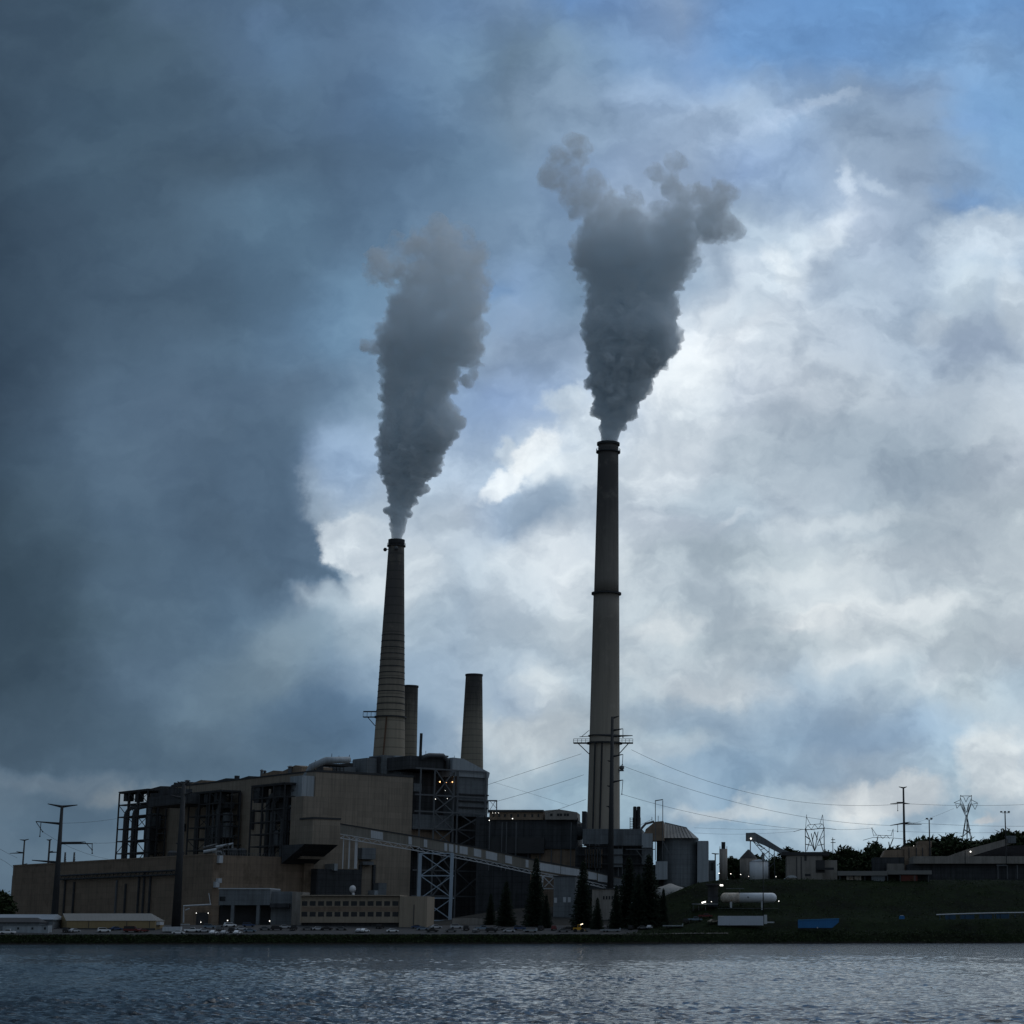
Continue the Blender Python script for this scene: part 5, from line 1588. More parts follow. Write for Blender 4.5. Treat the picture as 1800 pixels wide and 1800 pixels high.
# ---------------------------------------------------------------- poles, pylons, wires
def monopole(label, pb_, pt_, Y, wb, wt_, arms, group='steel power poles', rods=()):
    B, T_ = at(pb_[0], pb_[1], Y), at(pt_[0], pt_[1], Y)
    x = (B.x + T_.x) / 2 if abs(B.x - T_.x) < 4 else T_.x
    g_ = gz(x, Y) - .5; k = Y / F_PX
    t_ = thing('power_pole', label, 'power pole', (x, Y, g_), group=group)
    MB().tube([(x, Y, g_), (x, Y, T_.z)], [wb * k / 2, wt_ * k / 2], 12).build('pole', DSTEEL, t_, True)
    for (y0, ex, ey) in arms:
        A = (x, Y, zat(y0, Y)); E = at(ex, ey, Y)
        MB().tube([A, (E.x, Y, E.z)], [.75 * wt_ * k / 2 + .1, .18], 8).build('arm', DSTEEL, t_)
    for (x0, y0, x1, y1) in rods:
        a_, b_ = at(x0, y0, Y), at(x1, y1, Y); mb = MB(); mb.tube([a_, b_], .16, 6); mb.ball(b_, .35, 6, 4); mb.build('insulator', DSTEEL, t_)
    return t_


monopole('thick black power pole with spread arms at the far left, before the brown hall', (97, 1625), (107, 1417), 880, 13, 5,
         [(1418, 84, 1413), (1418, 136, 1415), (1448, 63, 1444), (1482, 150, 1480), (1482, 163, 1483), (1516, 56, 1512)], rods=((72, 1446, 70, 1470), (63, 1444, 75, 1462), (150, 1481, 162, 1494), (162, 1483, 162, 1500)))
monopole('very thick black power pole with a crowded top before the steel frames', (309, 1636), (323, 1376), 890, 16, 7,
         [(1380, 312, 1374), (1380, 334, 1372), (1398, 338, 1392), (1404, 300, 1398), (1412, 315, 1410), (1484, 309, 1482)], rods=((334, 1376, 333, 1398), (312, 1378, 313, 1394), (338, 1392, 337, 1408)))
monopole('black power pole in front of the tallest chimney, with stub arms', (1071, 1600), (1078, 1260), 985, 12, 5,
         [(1262, 1088, 1259), (1284, 1095, 1281), (1293, 1045, 1292), (1294, 1112, 1293), (1330, 1095, 1326), (1375, 1095, 1371), (1383, 1067, 1381), (1339, 1068, 1337), (1419, 1066, 1417)],
         rods=((1095, 1281, 1095, 1296), (1095, 1326, 1094, 1344), (1095, 1371, 1093, 1396)))
monopole('slender black power pole on the plateau, tallest at right', (1590, 1500), (1588, 1384), 1150, 5.5, 3,
         [(1385, 1580, 1383), (1385, 1594, 1383), (1411, 1576, 1410), (1411, 1565, 1413), (1412, 1599, 1413), (1447, 1565, 1451), (1447, 1600, 1445), (1448, 1620, 1449)], rods=((1578, 1411, 1578, 1425), (1578, 1448, 1578, 1462)))
monopole('small distant power pole beyond the left end of the brown hall', (38.5, 1560), (42, 1476), 1300, 4, 2.5, [(1477, 35, 1476), (1477, 51, 1475), (1499, 29, 1497), (1499, 17, 1500), (1520, 48, 1518)], group='distant power poles')
monopole('small distant power pole just left of the thick pole at far left', (83, 1560), (86.5, 1476), 1300, 4.5, 3, [(1477, 82, 1476), (1477, 91, 1475), (1498, 93, 1496), (1498, 106, 1498)], group='distant power poles')
monopole('thin wooden pole between the two wide pylons at right', (1464, 1508), (1464, 1472), 1250, 1.6, 1.2, [(1476, 1461, 1476), (1476, 1468, 1476), (1481, 1460, 1481), (1481, 1469, 1481)], group='distant power poles')
monopole('small power pole standing left of the slim beige silo', (1257, 1540), (1257.5, 1501), 1025, 2.6, 2, [(1501, 1251, 1500), (1501, 1264, 1501)], group='distant power poles')
monopole('thin pole beside the gas tank, crossing the white trailer', (1342, 1626), (1341, 1500), 925, 2.0, 1.2, [(1503, 1338, 1503)], group='distant power poles')
for (lb, px, yt, yb_, w) in (('lighting mast with twin heads between the slender pole and the tall pylon', 1634, 1441, 1478, 8), ('lighting mast with triple heads near the right edge', 1768, 1429, 1478, 13)):
    Y = 1120; B = at(px, yb_, Y); T_ = at(px, yt, Y); g_ = gz(B.x, Y)
    t_ = thing('lighting_mast', lb, 'lighting mast', (B.x, Y, g_), group='lighting masts')
    k = Y / F_PX
    MB().tube([(B.x, Y, g_), (B.x, Y, T_.z)], [.45, .3], 8).build('pole', DSTEEL, t_)
    MB().beam((T_.x - w / 2 * k, Y, T_.z), (T_.x + w / 2 * k, Y, T_.z), .22).build('crossbar', DSTEEL, t_)
    for q in ((-.5, .5) if w < 10 else (-.5, 0, .5)):
        c = (B.x + q * w * k, Y - .2, T_.z + .2); MB().box(c[0] - .6, c[0] + .6, c[1] - .4, c[1] + .4, c[2], c[2] + .8).build('floodlight', DSTEEL, t_)


def pylon(label, segs, Y, base, depth=5.0, w=.28):
    t_ = thing('lattice_pylon', label, 'pylon', tuple(base), group='lattice pylons')
    for nm, sg in segs.items():
        mb = MB()
        for (x0, y0, x1, y1) in sg:
            a_, b_ = at(x0, y0, Y), at(x1, y1, Y)
            if nm in ('crossarm', 'earth_peak'):
                mb.beam(a_, b_, w)
            else:
                for d in (-depth / 2, depth / 2):
                    D = Vector((0, d, 0)); mb.beam(a_ + D, b_ + D, w)
                mb.beam(a_ - Vector((0, depth / 2, 0)), b_ + Vector((0, depth / 2, 0)), w * .7)
        mb.build(nm, STEEL, t_)


g_ = at(1432, 1500, 1240)
pylon('wide lattice pylon with two horns above the crusher house', {
    'leg': [(1415.5, 1456, 1416, 1498), (1448.5, 1456, 1449, 1498), (1415.5, 1456, 1432, 1496), (1448.5, 1456, 1432, 1496), (1426, 1465, 1432, 1496), (1438, 1462, 1432, 1496), (1416, 1470, 1424, 1476), (1416, 1484, 1427, 1486), (1448, 1470, 1441, 1476), (1448, 1484, 1438, 1486), (1432, 1462, 1428, 1478), (1432, 1462, 1437, 1476), (1418, 1496, 1424, 1476), (1447, 1496, 1441, 1476)],
    'crossarm': [(1395, 1462, 1409, 1458), (1409, 1458, 1424, 1458), (1424, 1458, 1448, 1455.5), (1448, 1455.5, 1470, 1458), (1415, 1459, 1450, 1456), (1420, 1450, 1445, 1448), (1416, 1458, 1420, 1450), (1420, 1450, 1426, 1458), (1426, 1458, 1432, 1449), (1432, 1449, 1438, 1457), (1438, 1457, 1445, 1448), (1445, 1448, 1450, 1456)],
    'earth_peak': [(1416, 1458, 1417.5, 1436), (1417.5, 1436, 1425, 1450), (1448, 1456, 1446, 1432), (1446, 1432, 1441, 1449), (1417.5, 1436, 1418, 1432)]}, 1240, g_)
g_ = at(1545, 1502, 1280)
pylon('wide lattice pylon partly hidden behind the trees left of the slender pole', {
    'leg': [(1535, 1478, 1540, 1500), (1543, 1472, 1540, 1486), (1570, 1474, 1560, 1500), (1562, 1480, 1566, 1500)],
    'crossarm': [(1517, 1477, 1535, 1472), (1535, 1472, 1570, 1473), (1570, 1473, 1590, 1475), (1537, 1468, 1568, 1469), (1540, 1473, 1546, 1468), (1546, 1468, 1552, 1474), (1552, 1474, 1558, 1468), (1558, 1468, 1564, 1474)],
    'earth_peak': [(1532, 1455, 1536, 1470), (1532, 1455, 1541, 1468), (1570, 1457, 1566, 1469), (1570, 1457, 1570, 1472)]}, 1280, g_)
g_ = at(1699, 1485, 1300)
pylon('tall Y-shaped lattice pylon behind the trees at right', {
    'leg': [(1698.5, 1433, 1691, 1480), (1699, 1433, 1708, 1480), (1700, 1433, 1700, 1478), (1688, 1412, 1698, 1434), (1707, 1412, 1700, 1434), (1692, 1412, 1698, 1428), (1703, 1412, 1700, 1428), (1694, 1458, 1706, 1465), (1706, 1458, 1693, 1470)],
    'crossarm': [(1677, 1411, 1688, 1406), (1677, 1411, 1690, 1414), (1708, 1406, 1719, 1412), (1719, 1412, 1706, 1414), (1688, 1399, 1708, 1399), (1688, 1399, 1688, 1412), (1708, 1399, 1707, 1412), (1688, 1399, 1694, 1401), (1694, 1401, 1698, 1410), (1698, 1410, 1702, 1401), (1702, 1401, 1708, 1399), (1688, 1402, 1692, 1412), (1708, 1402, 1704, 1412), (1680, 1413, 1682, 1421), (1688, 1414, 1682, 1421), (1718, 1414, 1714, 1423), (1709, 1414, 1714, 1423)],
    'earth_peak': [(1688, 1399, 1689, 1397.5), (1708, 1399, 1707, 1397.5)]}, 1300, g_, w=.3)
for (lb, px) in (('thin lattice spire on the roofline, right of the thick pole at far left', 114), ('thin lattice spire on the roofline, nearer the boiler house', 130)):
    Y = 1250; B, T_ = at(px, 1530, Y), at(px, 1498, Y)
    t_ = thing('lattice_mast', lb, 'mast', (B.x, Y, B.z), group='lattice spires beyond the brown hall')
    mb = MB()
    for q in (-1.3, 1.3): mb.beam((B.x + q, Y, B.z - 12), (T_.x, Y, T_.z), .3); mb.beam((B.x + q, Y + 2, B.z - 12), (T_.x, Y + 1, T_.z), .3)
    for i in range(8): f0, f1_ = i / 8, (i + 1) / 8; z0_ = B.z + (T_.z - B.z) * f0; z1_ = B.z + (T_.z - B.z) * f1_; mb.beam((B.x - 1.3 * (1 - f0), Y, z0_), (B.x + 1.3 * (1 - f1_), Y, z1_), .2)
    mb.build('lattice', STEEL, t_)


def wire(label, pts, Ya, Yb, r_=.13, n=28):
    r_ = r_ * .62
    """sagging wire through photo points, distance running from Ya to Yb"""
    xs = [p[0] for p in pts]; P_ = []
    for i in range(n + 1):
        px = xs[0] + (xs[-1] - xs[0]) * i / n
        py = 0
        for a in range(len(pts)):
            L = 1.0
            for b_ in range(len(pts)):
                if a != b_: L *= (px - pts[b_][0]) / (pts[a][0] - pts[b_][0])
            py += L * pts[a][1]
        P_.append(at(px, py, Ya + (Yb - Ya) * i / n))
    o = MB().tube(P_, r_, 5).build('power_line', DSTEEL)
    tag(o, label, 'power line', 'overhead power lines')


wire('upper overhead line from the chimney pole down to the slender pole', [(1110, 1318), (1280, 1384), (1440, 1413), (1576, 1414)], 985, 1150)
wire('overhead line leaving the dish on the tall chimney, second from the top', [(1094, 1346), (1300, 1412), (1440, 1440), (1566, 1451)], 985, 1150)
wire('overhead line from the lowest chimney pole arm, passing over the ribbed silo', [(1093, 1396), (1200, 1425), (1330, 1449), (1432, 1459)], 985, 1240)
wire('overhead line from the right side of the slender pole past the tall pylon', [(1599, 1413), (1700, 1416), (1830, 1413)], 1150, 1250)
wire('lower overhead line running right from the slender pole, over the treetops', [(1600, 1446), (1700, 1451), (1830, 1452)], 1150, 1250)
wire('lowest overhead line at right, just above the treetops', [(1560, 1460), (1680, 1464), (1830, 1460)], 1150, 1250, .11)
wire('line from the tall pylon down left behind the twin-head mast', [(1677, 1421), (1640, 1436), (1590, 1452)], 1300, 1200, .1)
wire('faint line between the two wide pylons', [(1470, 1458), (1500, 1458), (1535, 1455)], 1240, 1280, .12)
wire('faint line left of the horned pylon, upper of two', [(1220, 1455), (1320, 1458), (1415, 1458)], 1200, 1240, .09)
wire('faint line left of the horned pylon, lower of two', [(1220, 1464), (1320, 1466), (1400, 1461)], 1200, 1240, .09)
wire('overhead line left of the tallest chimney, uppermost', [(856, 1380), (940, 1352), (1022, 1325)], 1035, 990)
wire('overhead line left of the tallest chimney, middle', [(868, 1410), (945, 1388), (1026, 1362)], 1035, 990)
wire('overhead line left of the tallest chimney, lowest', [(960, 1430), (995, 1418), (1030, 1405)], 1035, 990)
wire('line crossing down between the dark bunker house and chimney lines', [(868, 1375), (930, 1394), (1000, 1416)], 1035, 1060, .08)
wire('overhead line from the far-left thick pole to the left steel frame, upper', [(107, 1447), (155, 1445), (205, 1439)], 880, 1030, .1)
wire('overhead line from the far-left thick pole to the left steel frame, lower', [(163, 1482), (185, 1482), (204, 1481)], 880, 1030, .1)
wire('overhead line falling right below the far-left thick pole', [(75, 1462), (130, 1492), (190, 1510)], 880, 1100, .1)
wire('overhead line at the left edge rising to the small distant pole', [(-10, 1487), (10, 1498), (30, 1508)], 1100, 1300, .13)
wire('lower overhead line at the left edge', [(-10, 1506), (8, 1514), (24, 1526)], 1100, 1300, .13)
# ---------------------------------------------------------------- trees
def leaf_mat(name, c0, c1, sc=.5):
    m = bpy.data.materials.new(name); m.use_nodes = True
    q = NT(m.node_tree); b = m.node_tree.nodes['Principled BSDF']
    geo = q.n('ShaderNodeNewGeometry')
    a = q.noise(geo.outputs['Position'], sc, 4, .6)[0]
    q.lk(q.mix(q.mr(a, .35, .65), (*c0, 1), (*c1, 1)), b.inputs['Base Color'])
    b.inputs['Roughness'].default_value = .8
    b.inputs['Specular IOR Level'].default_value = .2
    return m


NEED = leaf_mat('spruce_needles', (.009, .016, .011), (.022, .036, .020))
LEAF = leaf_mat('leaves', (.014, .024, .010), (.034, .052, .018), .35)


def tri_mesh(name, V_, F_, m):
    me = bpy.data.meshes.new(name)
    V_ = np.asarray(V_, np.float32); F_ = np.asarray(F_, np.int32)
    me.vertices.add(len(V_)); me.vertices.foreach_set('co', V_.ravel())
    me.loops.add(F_.size); me.loops.foreach_set('vertex_index', F_.ravel())
    me.polygons.add(len(F_)); me.polygons.foreach_set('loop_start', np.arange(0, F_.size, 3, dtype=np.int32))
    me.update(calc_edges=True)
    me.materials.append(m)
    return me


def conifer_mesh(seed, H=28.0, Rb=6.5):
    rg = np.random.RandomState(seed)
    V_, F_ = [], []
    h = 1.6
    while h < H - .3:
        f = 1 - h / H
        L = Rb * (f ** .85) * rg.uniform(.82, 1.1) + .25
        nb = max(5, int(13 * f + 5))
        a0 = rg.rand() * 6.28
        for k in range(nb):
            if rg.rand() < .07: continue
            a = a0 + 2 * math.pi * k / nb + rg.normal(0, .12)
            l = L * rg.uniform(.72, 1.12)
            d = np.array([math.cos(a), math.sin(a), 0]); sd_ = np.array([-d[1], d[0], 0])
            n = max(3, int(l / .42))
            for i in range(n):
                u = (i + rg.rand()) / n
                r = u * l
                z = h - .42 * r * (1 - .25 * u) + .12 * u * u * l
                w = (.75 * (1 - u) + .22) * min(1.3, l * .22 + .3)
                for q in range(2):
                    c = d * r + np.array([0, 0, z + rg.normal(0, .1)])
                    s_ = sd_ * w * rg.uniform(.6, 1.3) * (1 if q else -1)
                    k0 = len(V_)
                    V_ += [c, c + s_ + d * rg.uniform(.1, .6) - np.array([0, 0, rg.uniform(.15, .75)]), c + d * rg.uniform(.5, 1.0) - np.array([0, 0, rg.uniform(.05, .35)])]
                    F_.append((k0, k0 + 1, k0 + 2))
        h += rg.uniform(.42, .62) * (.7 + .5 * f)
    for k in range(30):
        c = np.array([rg.normal(0, .12), rg.normal(0, .12), H - rg.rand() * 2.2]); k0 = len(V_)
        V_ += [c, c + rg.normal(0, .3, 3), c + np.array([0, 0, .6])]; F_.append((k0, k0 + 1, k0 + 2))
    return tri_mesh('crown', V_, F_, NEED)


def broad_mesh(seed, H=12.0, Rb=5.5, dens=1.0, leaf=.55):
    rg = np.random.RandomState(seed)
    V_, F_ = [], []
    nc = int(16 * dens) + 6
    cl = []
    for i in range(nc):
        th = rg.rand() * 6.28; ph = rg.rand()
        z = H * (.32 + .62 * ph); rr_ = Rb * math.sqrt(max(.08, 1 - ((ph - .38) / .66) ** 2)) * rg.uniform(.35, .95)
        cl.append((rr_ * math.cos(th), rr_ * math.sin(th), z, rg.uniform(.75, 1.75) * Rb / 4.6))
    for (x, y, z, r) in cl:
        n = int(150 * dens * r)
        for i in range(n):
            v = rg.normal(0, 1, 3); v /= np.linalg.norm(v); v *= r * rg.rand() ** .4 * (1.15 + .45 * rg.normal())
            c = np.array([x, y, z]) + v * np.array([1, 1, .8]); k0 = len(V_)
            V_ += [c + rg.normal(0, leaf, 3), c + rg.normal(0, leaf, 3), c + rg.normal(0, leaf, 3)]; F_.append((k0, k0 + 1, k0 + 2))
    return tri_mesh('crown', V_, F_, LEAF)


def trunk_mesh(H, r_, limbs, seed):
    rg = random.Random(seed); mb = MB()
    mb.tube([(0, 0, -.6), (.1, 0, H * .3), (-.1, .1, H * .62), (0, 0, H * .9)], [r_, r_ * .75, r_ * .45, r_ * .12], 8)
    for i in range(limbs):
        a = rg.random() * 6.28; z = H * rg.uniform(.25, .6); l = H * rg.uniform(.2, .35)
        mb.tube([(0, 0, z), (l * .5 * math.cos(a), l * .5 * math.sin(a), z + l * .35), (l * math.cos(a), l * math.sin(a), z + l * .8)], [r_ * .35, r_ * .22, r_ * .06], 5)
    o = mb.build('trunk', BARK); me = o.data; bpy.data.objects.remove(o); return me


CON = [(conifer_mesh(s), trunk_mesh(27, .38, 0, s)) for s in (1, 2, 3)]
BRO = [(broad_mesh(s, dens=1.0), trunk_mesh(10, .3, 6, s)) for s in (11, 12, 13, 14)]


def tree(name, label, px, py_top, Y, kind, idx, wide=1.0, group=None, base=None):
    x = xat(px, Y, 12); g_ = gz(x, Y) if base is None else base
    H = zat(py_top, Y) - g_
    src, H0 = (CON[idx % 3], 28.0) if kind == 'c' else (BRO[idx % 4], 13.8)
    s_ = max(.15, H / H0)
    t_ = thing(name, label, 'tree', (x, Y, g_), rz=idx * 1.7, group=group)
    for nm, me in (('crown', src[0]), ('trunk', src[1])):
        o = bpy.data.objects.new(nm, me); COL.objects.link(o); o.parent = t_; o.scale = (s_ * wide, s_ * wide, s_)
    return t_


for i, (px, py, Y, w, lb) in enumerate((
    (889, 1548, 915, 1.08, 'dark spruce left of the spruce group, below the conveyor'),
    (941, 1507, 918, 0.86, 'slim pointed spruce left of the grey workshop'), (1024, 1512, 914, 0.90, 'single pointed spruce crossing the pale end of the conveyor'),
    (1105, 1506, 918, 1.08, 'large spruce, left half of the broad pair before the chimney'), (1140, 1502, 912, 1.12, 'large spruce, right half of the broad pair, widest of all'),
    (1122, 1535, 908, 1.08, 'shorter spruce tucked between the broad pair'), (1166, 1562, 912, 0.86, 'short spruce at the right foot of the broad pair'), (1083, 1556, 909, 0.86, 'short spruce at the left foot of the broad pair'),
    (862, 1570, 925, 0.94, 'low dark spruce beside the pale steel tower'), (960, 1572, 908, 0.94, 'low dark spruce in front of the grey workshop'), (1050, 1578, 905, 1.01, 'low dark spruce right of the single pointed one'))):
    tree('spruce_tree', lb, px, py, Y, 'c', i, w, 'spruces below the conveyor')

BT = [(1213, 1510, 1120, 'small tree behind the ribbed silo'), (1288, 1505, 1130, 'tree behind the gap right of the slim beige silo'), (1300, 1512, 1125, 'low tree between the slim silo and dull silo'),
      (1372, 1508, 1125, 'tree behind the gap left of the crusher house'), (1385, 1487, 1140, 'round tree rising over the end of the stacker conveyor'), (1358, 1512, 1120, 'low tree right of the white tank'),
      (1440, 1494, 1160, 'tree peeping over the crusher house roof'), (1453, 1491, 1170, 'tree just right of the horned pylon'), (1467, 1500, 1150, 'low tree right of the crusher house'),
      (1487, 1487, 1170, 'pointed tree left of the hidden wide pylon'), (1500, 1503, 1150, 'low tree in the dip left of the tall tree clump'), (1510, 1494, 1170, 'small tree left of the tall tree clump'),
      (1531, 1477, 1180, 'tall dark tree before the hidden wide pylon'), (1548, 1490, 1165, 'bushy tree right of the hidden pylon'), (1562, 1487, 1175, 'round tree left of the slender pole'), (1580, 1485, 1160, 'tree at the foot of the slender pole'),
      (1604, 1473, 1190, 'tree right of the slender pole'), (1617, 1471, 1190, 'tree left of the twin-head mast'), (1631, 1464, 1200, 'pointed tree at the twin-head mast'), (1649, 1470, 1190, 'tree right of the twin-head mast'),
      (1662, 1462, 1200, 'big round tree left of the tall Y pylon'), (1676, 1472, 1190, 'lower tree left of the tall Y pylon foot'), (1692, 1466, 1200, 'round tree at the foot of the tall Y pylon'), (1710, 1476, 1180, 'low tree right of the tall Y pylon'),
      (1728, 1474, 1260, 'tree on the rise behind the inclined gallery'), (1746, 1468, 1260, 'tree on the ridge left of the triple-head mast'), (1763, 1462, 1265, 'tree behind the triple-head mast'), (1778, 1453, 1270, 'highest treetop near the right edge'), (1794, 1458, 1265, 'tree at the right edge of the ridge'), (1808, 1462, 1260, 'tree cut by the right edge'),
      (-3, 1562, 1010, 'dark tree at the left edge beyond the brown hall'), (-14, 1556, 1020, 'dark tree cut by the left edge'),
      (1335, 1500, 1200, 'tree glimpsed above the white tank'), (1405, 1498, 1200, 'tree above the crusher house left corner')]
for i, (px, py, Y, lb) in enumerate(BT):
    g_ = zat(1552, Y) if px > 100 else None
    x = xat(px, Y, 20); g_ = None if g_ is None else min(g_, max(gz(x, Y), zat(py, Y) - 26))
    t_ = tree('broadleaf_tree', lb, px, py, Y, 'b', i, 1.0 + .25 * ((i * 7) % 3) / 2, 'trees along the skyline', gz(x, Y))

# shrubs on the banks: low mixed growth nobody could count
rg = np.random.RandomState(9)
V_, F_ = [], []
for k in range(7500):
    x = rg.uniform(-330, 150)
    right = x > -45
    q_ = rg.uniform(1.5, 8) if not right else (rg.uniform(1.5, 13) if rg.rand() < .5 else rg.uniform(13, 112))
    Y = yshore(x) + q_; z = gz(x, Y)
    r = rg.uniform(.25, .9) * (1.35 if right else .26)
    if right and 0 < q_ < 36 and 1255 < PX0 + x / Y * F_PX < 1485 and q_ > 20: continue
    for i in range(14):
        c = np.array([x, Y, z]) + rg.normal(0, 1, 3) * np.array([r * 1.6, r, r * .55]) + np.array([0, 0, r * .3]); k0 = len(V_)
        V_ += [c + rg.normal(0, .22, 3), c + rg.normal(0, .22, 3), c + rg.normal(0, .22, 3)]; F_.append((k0, k0 + 1, k0 + 2))
o = bpy.data.objects.new('bank_shrubs', tri_mesh('bank_shrubs', V_, F_, LEAF)); COL.objects.link(o)
tag(o, 'rough low scrub covering the dark grassy bank', 'scrub', kind='stuff')

# car park surface laid over the yard
def sheet(name, x0, x1, q0, q1, m, lift=.06):
    mb = MB(); n = 40; k = 8; vs = []
    for j in range(k + 1):
        for i in range(n + 1):
            x = x0 + (x1 - x0) * i / n; Y = yshore(x) + q0 + (q1 - q0) * j / k
            vs.append((x, Y, gz(x, Y) + lift + .12))
    fs = [(j * (n + 1) + i, j * (n + 1) + i + 1, (j + 1) * (n + 1) + i + 1, (j + 1) * (n + 1) + i) for j in range(k) for i in range(n)]
    o = mb.add(vs, fs).build(name, m); tag(o, kind='structure')


sheet('car_park', -345, -40, 13, 62, ASPH)
sheet('shore_path', -345, 0, 8.5, 11.5, mat('path_gravel', (.13, .125, .115), .95, .2, .5))
mb = MB()
for i in range(61):
    x = -345 + 290 * i / 60; Y = yshore(x) + 12.3; z = gz(x, Y)
    mb.beam((x, Y, z - .3), (x, Y, z + .45), .14)
    if i: mb.beam(pv, (x, Y, z + .38), .1, .2)
    pv = (x, Y, z + .38)
t_ = thing('guard_rail', 'low grey guard rail along the water side of the car park', 'guard rail', (-200, yshore(-200) + 12.3, 3.5)); mb.build('rail', STEEL, t_)


# ---------------------------------------------------------------- vehicles
def paint(nm, c): return mat('paint_' + nm, c, .3, .05, .5)


PAINT = {'white': (.8, .82, .84), 'silver': (.45, .47, .5), 'grey': (.12, .125, .13), 'black': (.02, .02, .022), 'blue': (.04, .07, .15), 'red': (.12, .02, .02), 'beige': (.3, .26, .2), 'steelblue': (.16, .22, .28)}
PROF = {
 'sedan': ([(-2.3, .35), (2.3, .35), (2.32, .75), (1.3, .95), (-1.45, .98), (-2.3, .88)], [(-1.6, .96), (1.25, .94), (.55, 1.42), (-.85, 1.45)], 1.8),
 'suv': ([(-2.4, .42), (2.35, .42), (2.38, .95), (1.3, 1.12), (-2.35, 1.15)], [(-2.3, 1.13), (1.2, 1.1), (.6, 1.75), (-2.1, 1.78)], 1.9),
 'pickup': ([(-2.9, .5), (2.8, .5), (2.82, 1.05), (1.7, 1.2), (-2.9, 1.18)], [(-.75, 1.16), (1.6, 1.18), (.95, 1.85), (-.55, 1.88)], 1.95),
 'van': ([(-2.8, .45), (2.7, .45), (2.72, 1.1), (2.2, 1.3), (-2.8, 1.3)], [(-2.75, 1.28), (2.1, 1.28), (1.4, 2.3), (-2.7, 2.35)], 2.0),
}
_proto = {}


def vehicle(kind, colour):
    if (kind, colour) in _proto: return None
    body, cab, W_ = PROF[kind]
    r_ = bpy.data.objects.new('parked_car', None); COL.objects.link(r_)
    fr = lambda u, d, z: (u, d, z)
    mb = MB(); mb.prism(body, fr, -W_ / 2, W_ / 2); roof = [(u * .97, z) for u, z in cab]
    mb.prism(roof, fr, -W_ / 2 + .12, W_ / 2 - .12)
    pm = paint(colour, PAINT[colour])
    mb.build('body', pm, r_, local=True)
    lo = min(z for u, z in cab); hi = max(z for u, z in cab)
    us = sorted(u for u, z in cab)
    g = MB(); e = .10
    ins = [(cab[0][0] * .93, lo + .04), (cab[1][0] * .86, lo + .04), (cab[2][0] * .9, hi - .12), (cab[3][0] * .93, hi - .12)]
    g.prism(ins, fr, -W_ / 2 + e, W_ / 2 - e); g.build('side_window', GLASS, r_, local=True)
    ws = MB(); a_, b_ = cab[1], cab[2]; ws.hexa([(a_[0] + .02, -W_ / 2 + .3, a_[1]), (a_[0] + .08, -W_ / 2 + .3, a_[1]), (a_[0] + .08, W_ / 2 - .3, a_[1]), (a_[0] + .02, W_ / 2 - .3, a_[1]), (b_[0], -W_ / 2 + .35, b_[1] - .08), (b_[0] + .08, -W_ / 2 + .35, b_[1] - .08), (b_[0] + .08, W_ / 2 - .35, b_[1] - .08), (b_[0], W_ / 2 - .35, b_[1] - .08)]); ws.build('windscreen', GLASS, r_, local=True)
    for x in (body[0][0] * .62, body[1][0] * .62):
        for y in (-1, 1):
            mb = MB(); mb.tube([(x, y * (W_ / 2 - .2), .36), (x, y * (W_ / 2 + .03), .36)], .38, 12); mb.build('wheel', RUBBER, r_, local=True)
    return r_


def car(px, row, kind, colour, rz, label, name='parked_car'):
    q_ = {0: 15.5, 1: 24, 2: 33, 3: 42, 4: 52}[row]
    Y = 862.0 + q_
    for _ in range(4): x = xat(px, Y); Y = yshore(x) + q_
    key = (kind, colour)
    if key not in _proto:
        r_ = vehicle(kind, colour); _proto[key] = r_
    else:
        r_ = copy_tree(_proto[key])
    r_.name = {'pickup': 'pickup_truck', 'van': 'van'}.get(kind, name)
    r_.location = (x, Y, gz(x, Y) + .17)
    r_.scale = (1.12, 1.12, 1.12)
    r_.rotation_euler = (0, 0, R(rz))
    for k_ in ('label', 'category', 'group'):
        if k_ in r_: del r_[k_]
    tag(r_, label, {'pickup': 'pickup truck', 'van': 'van'}.get(kind, 'car'), 'vehicles in the lakeside car park')


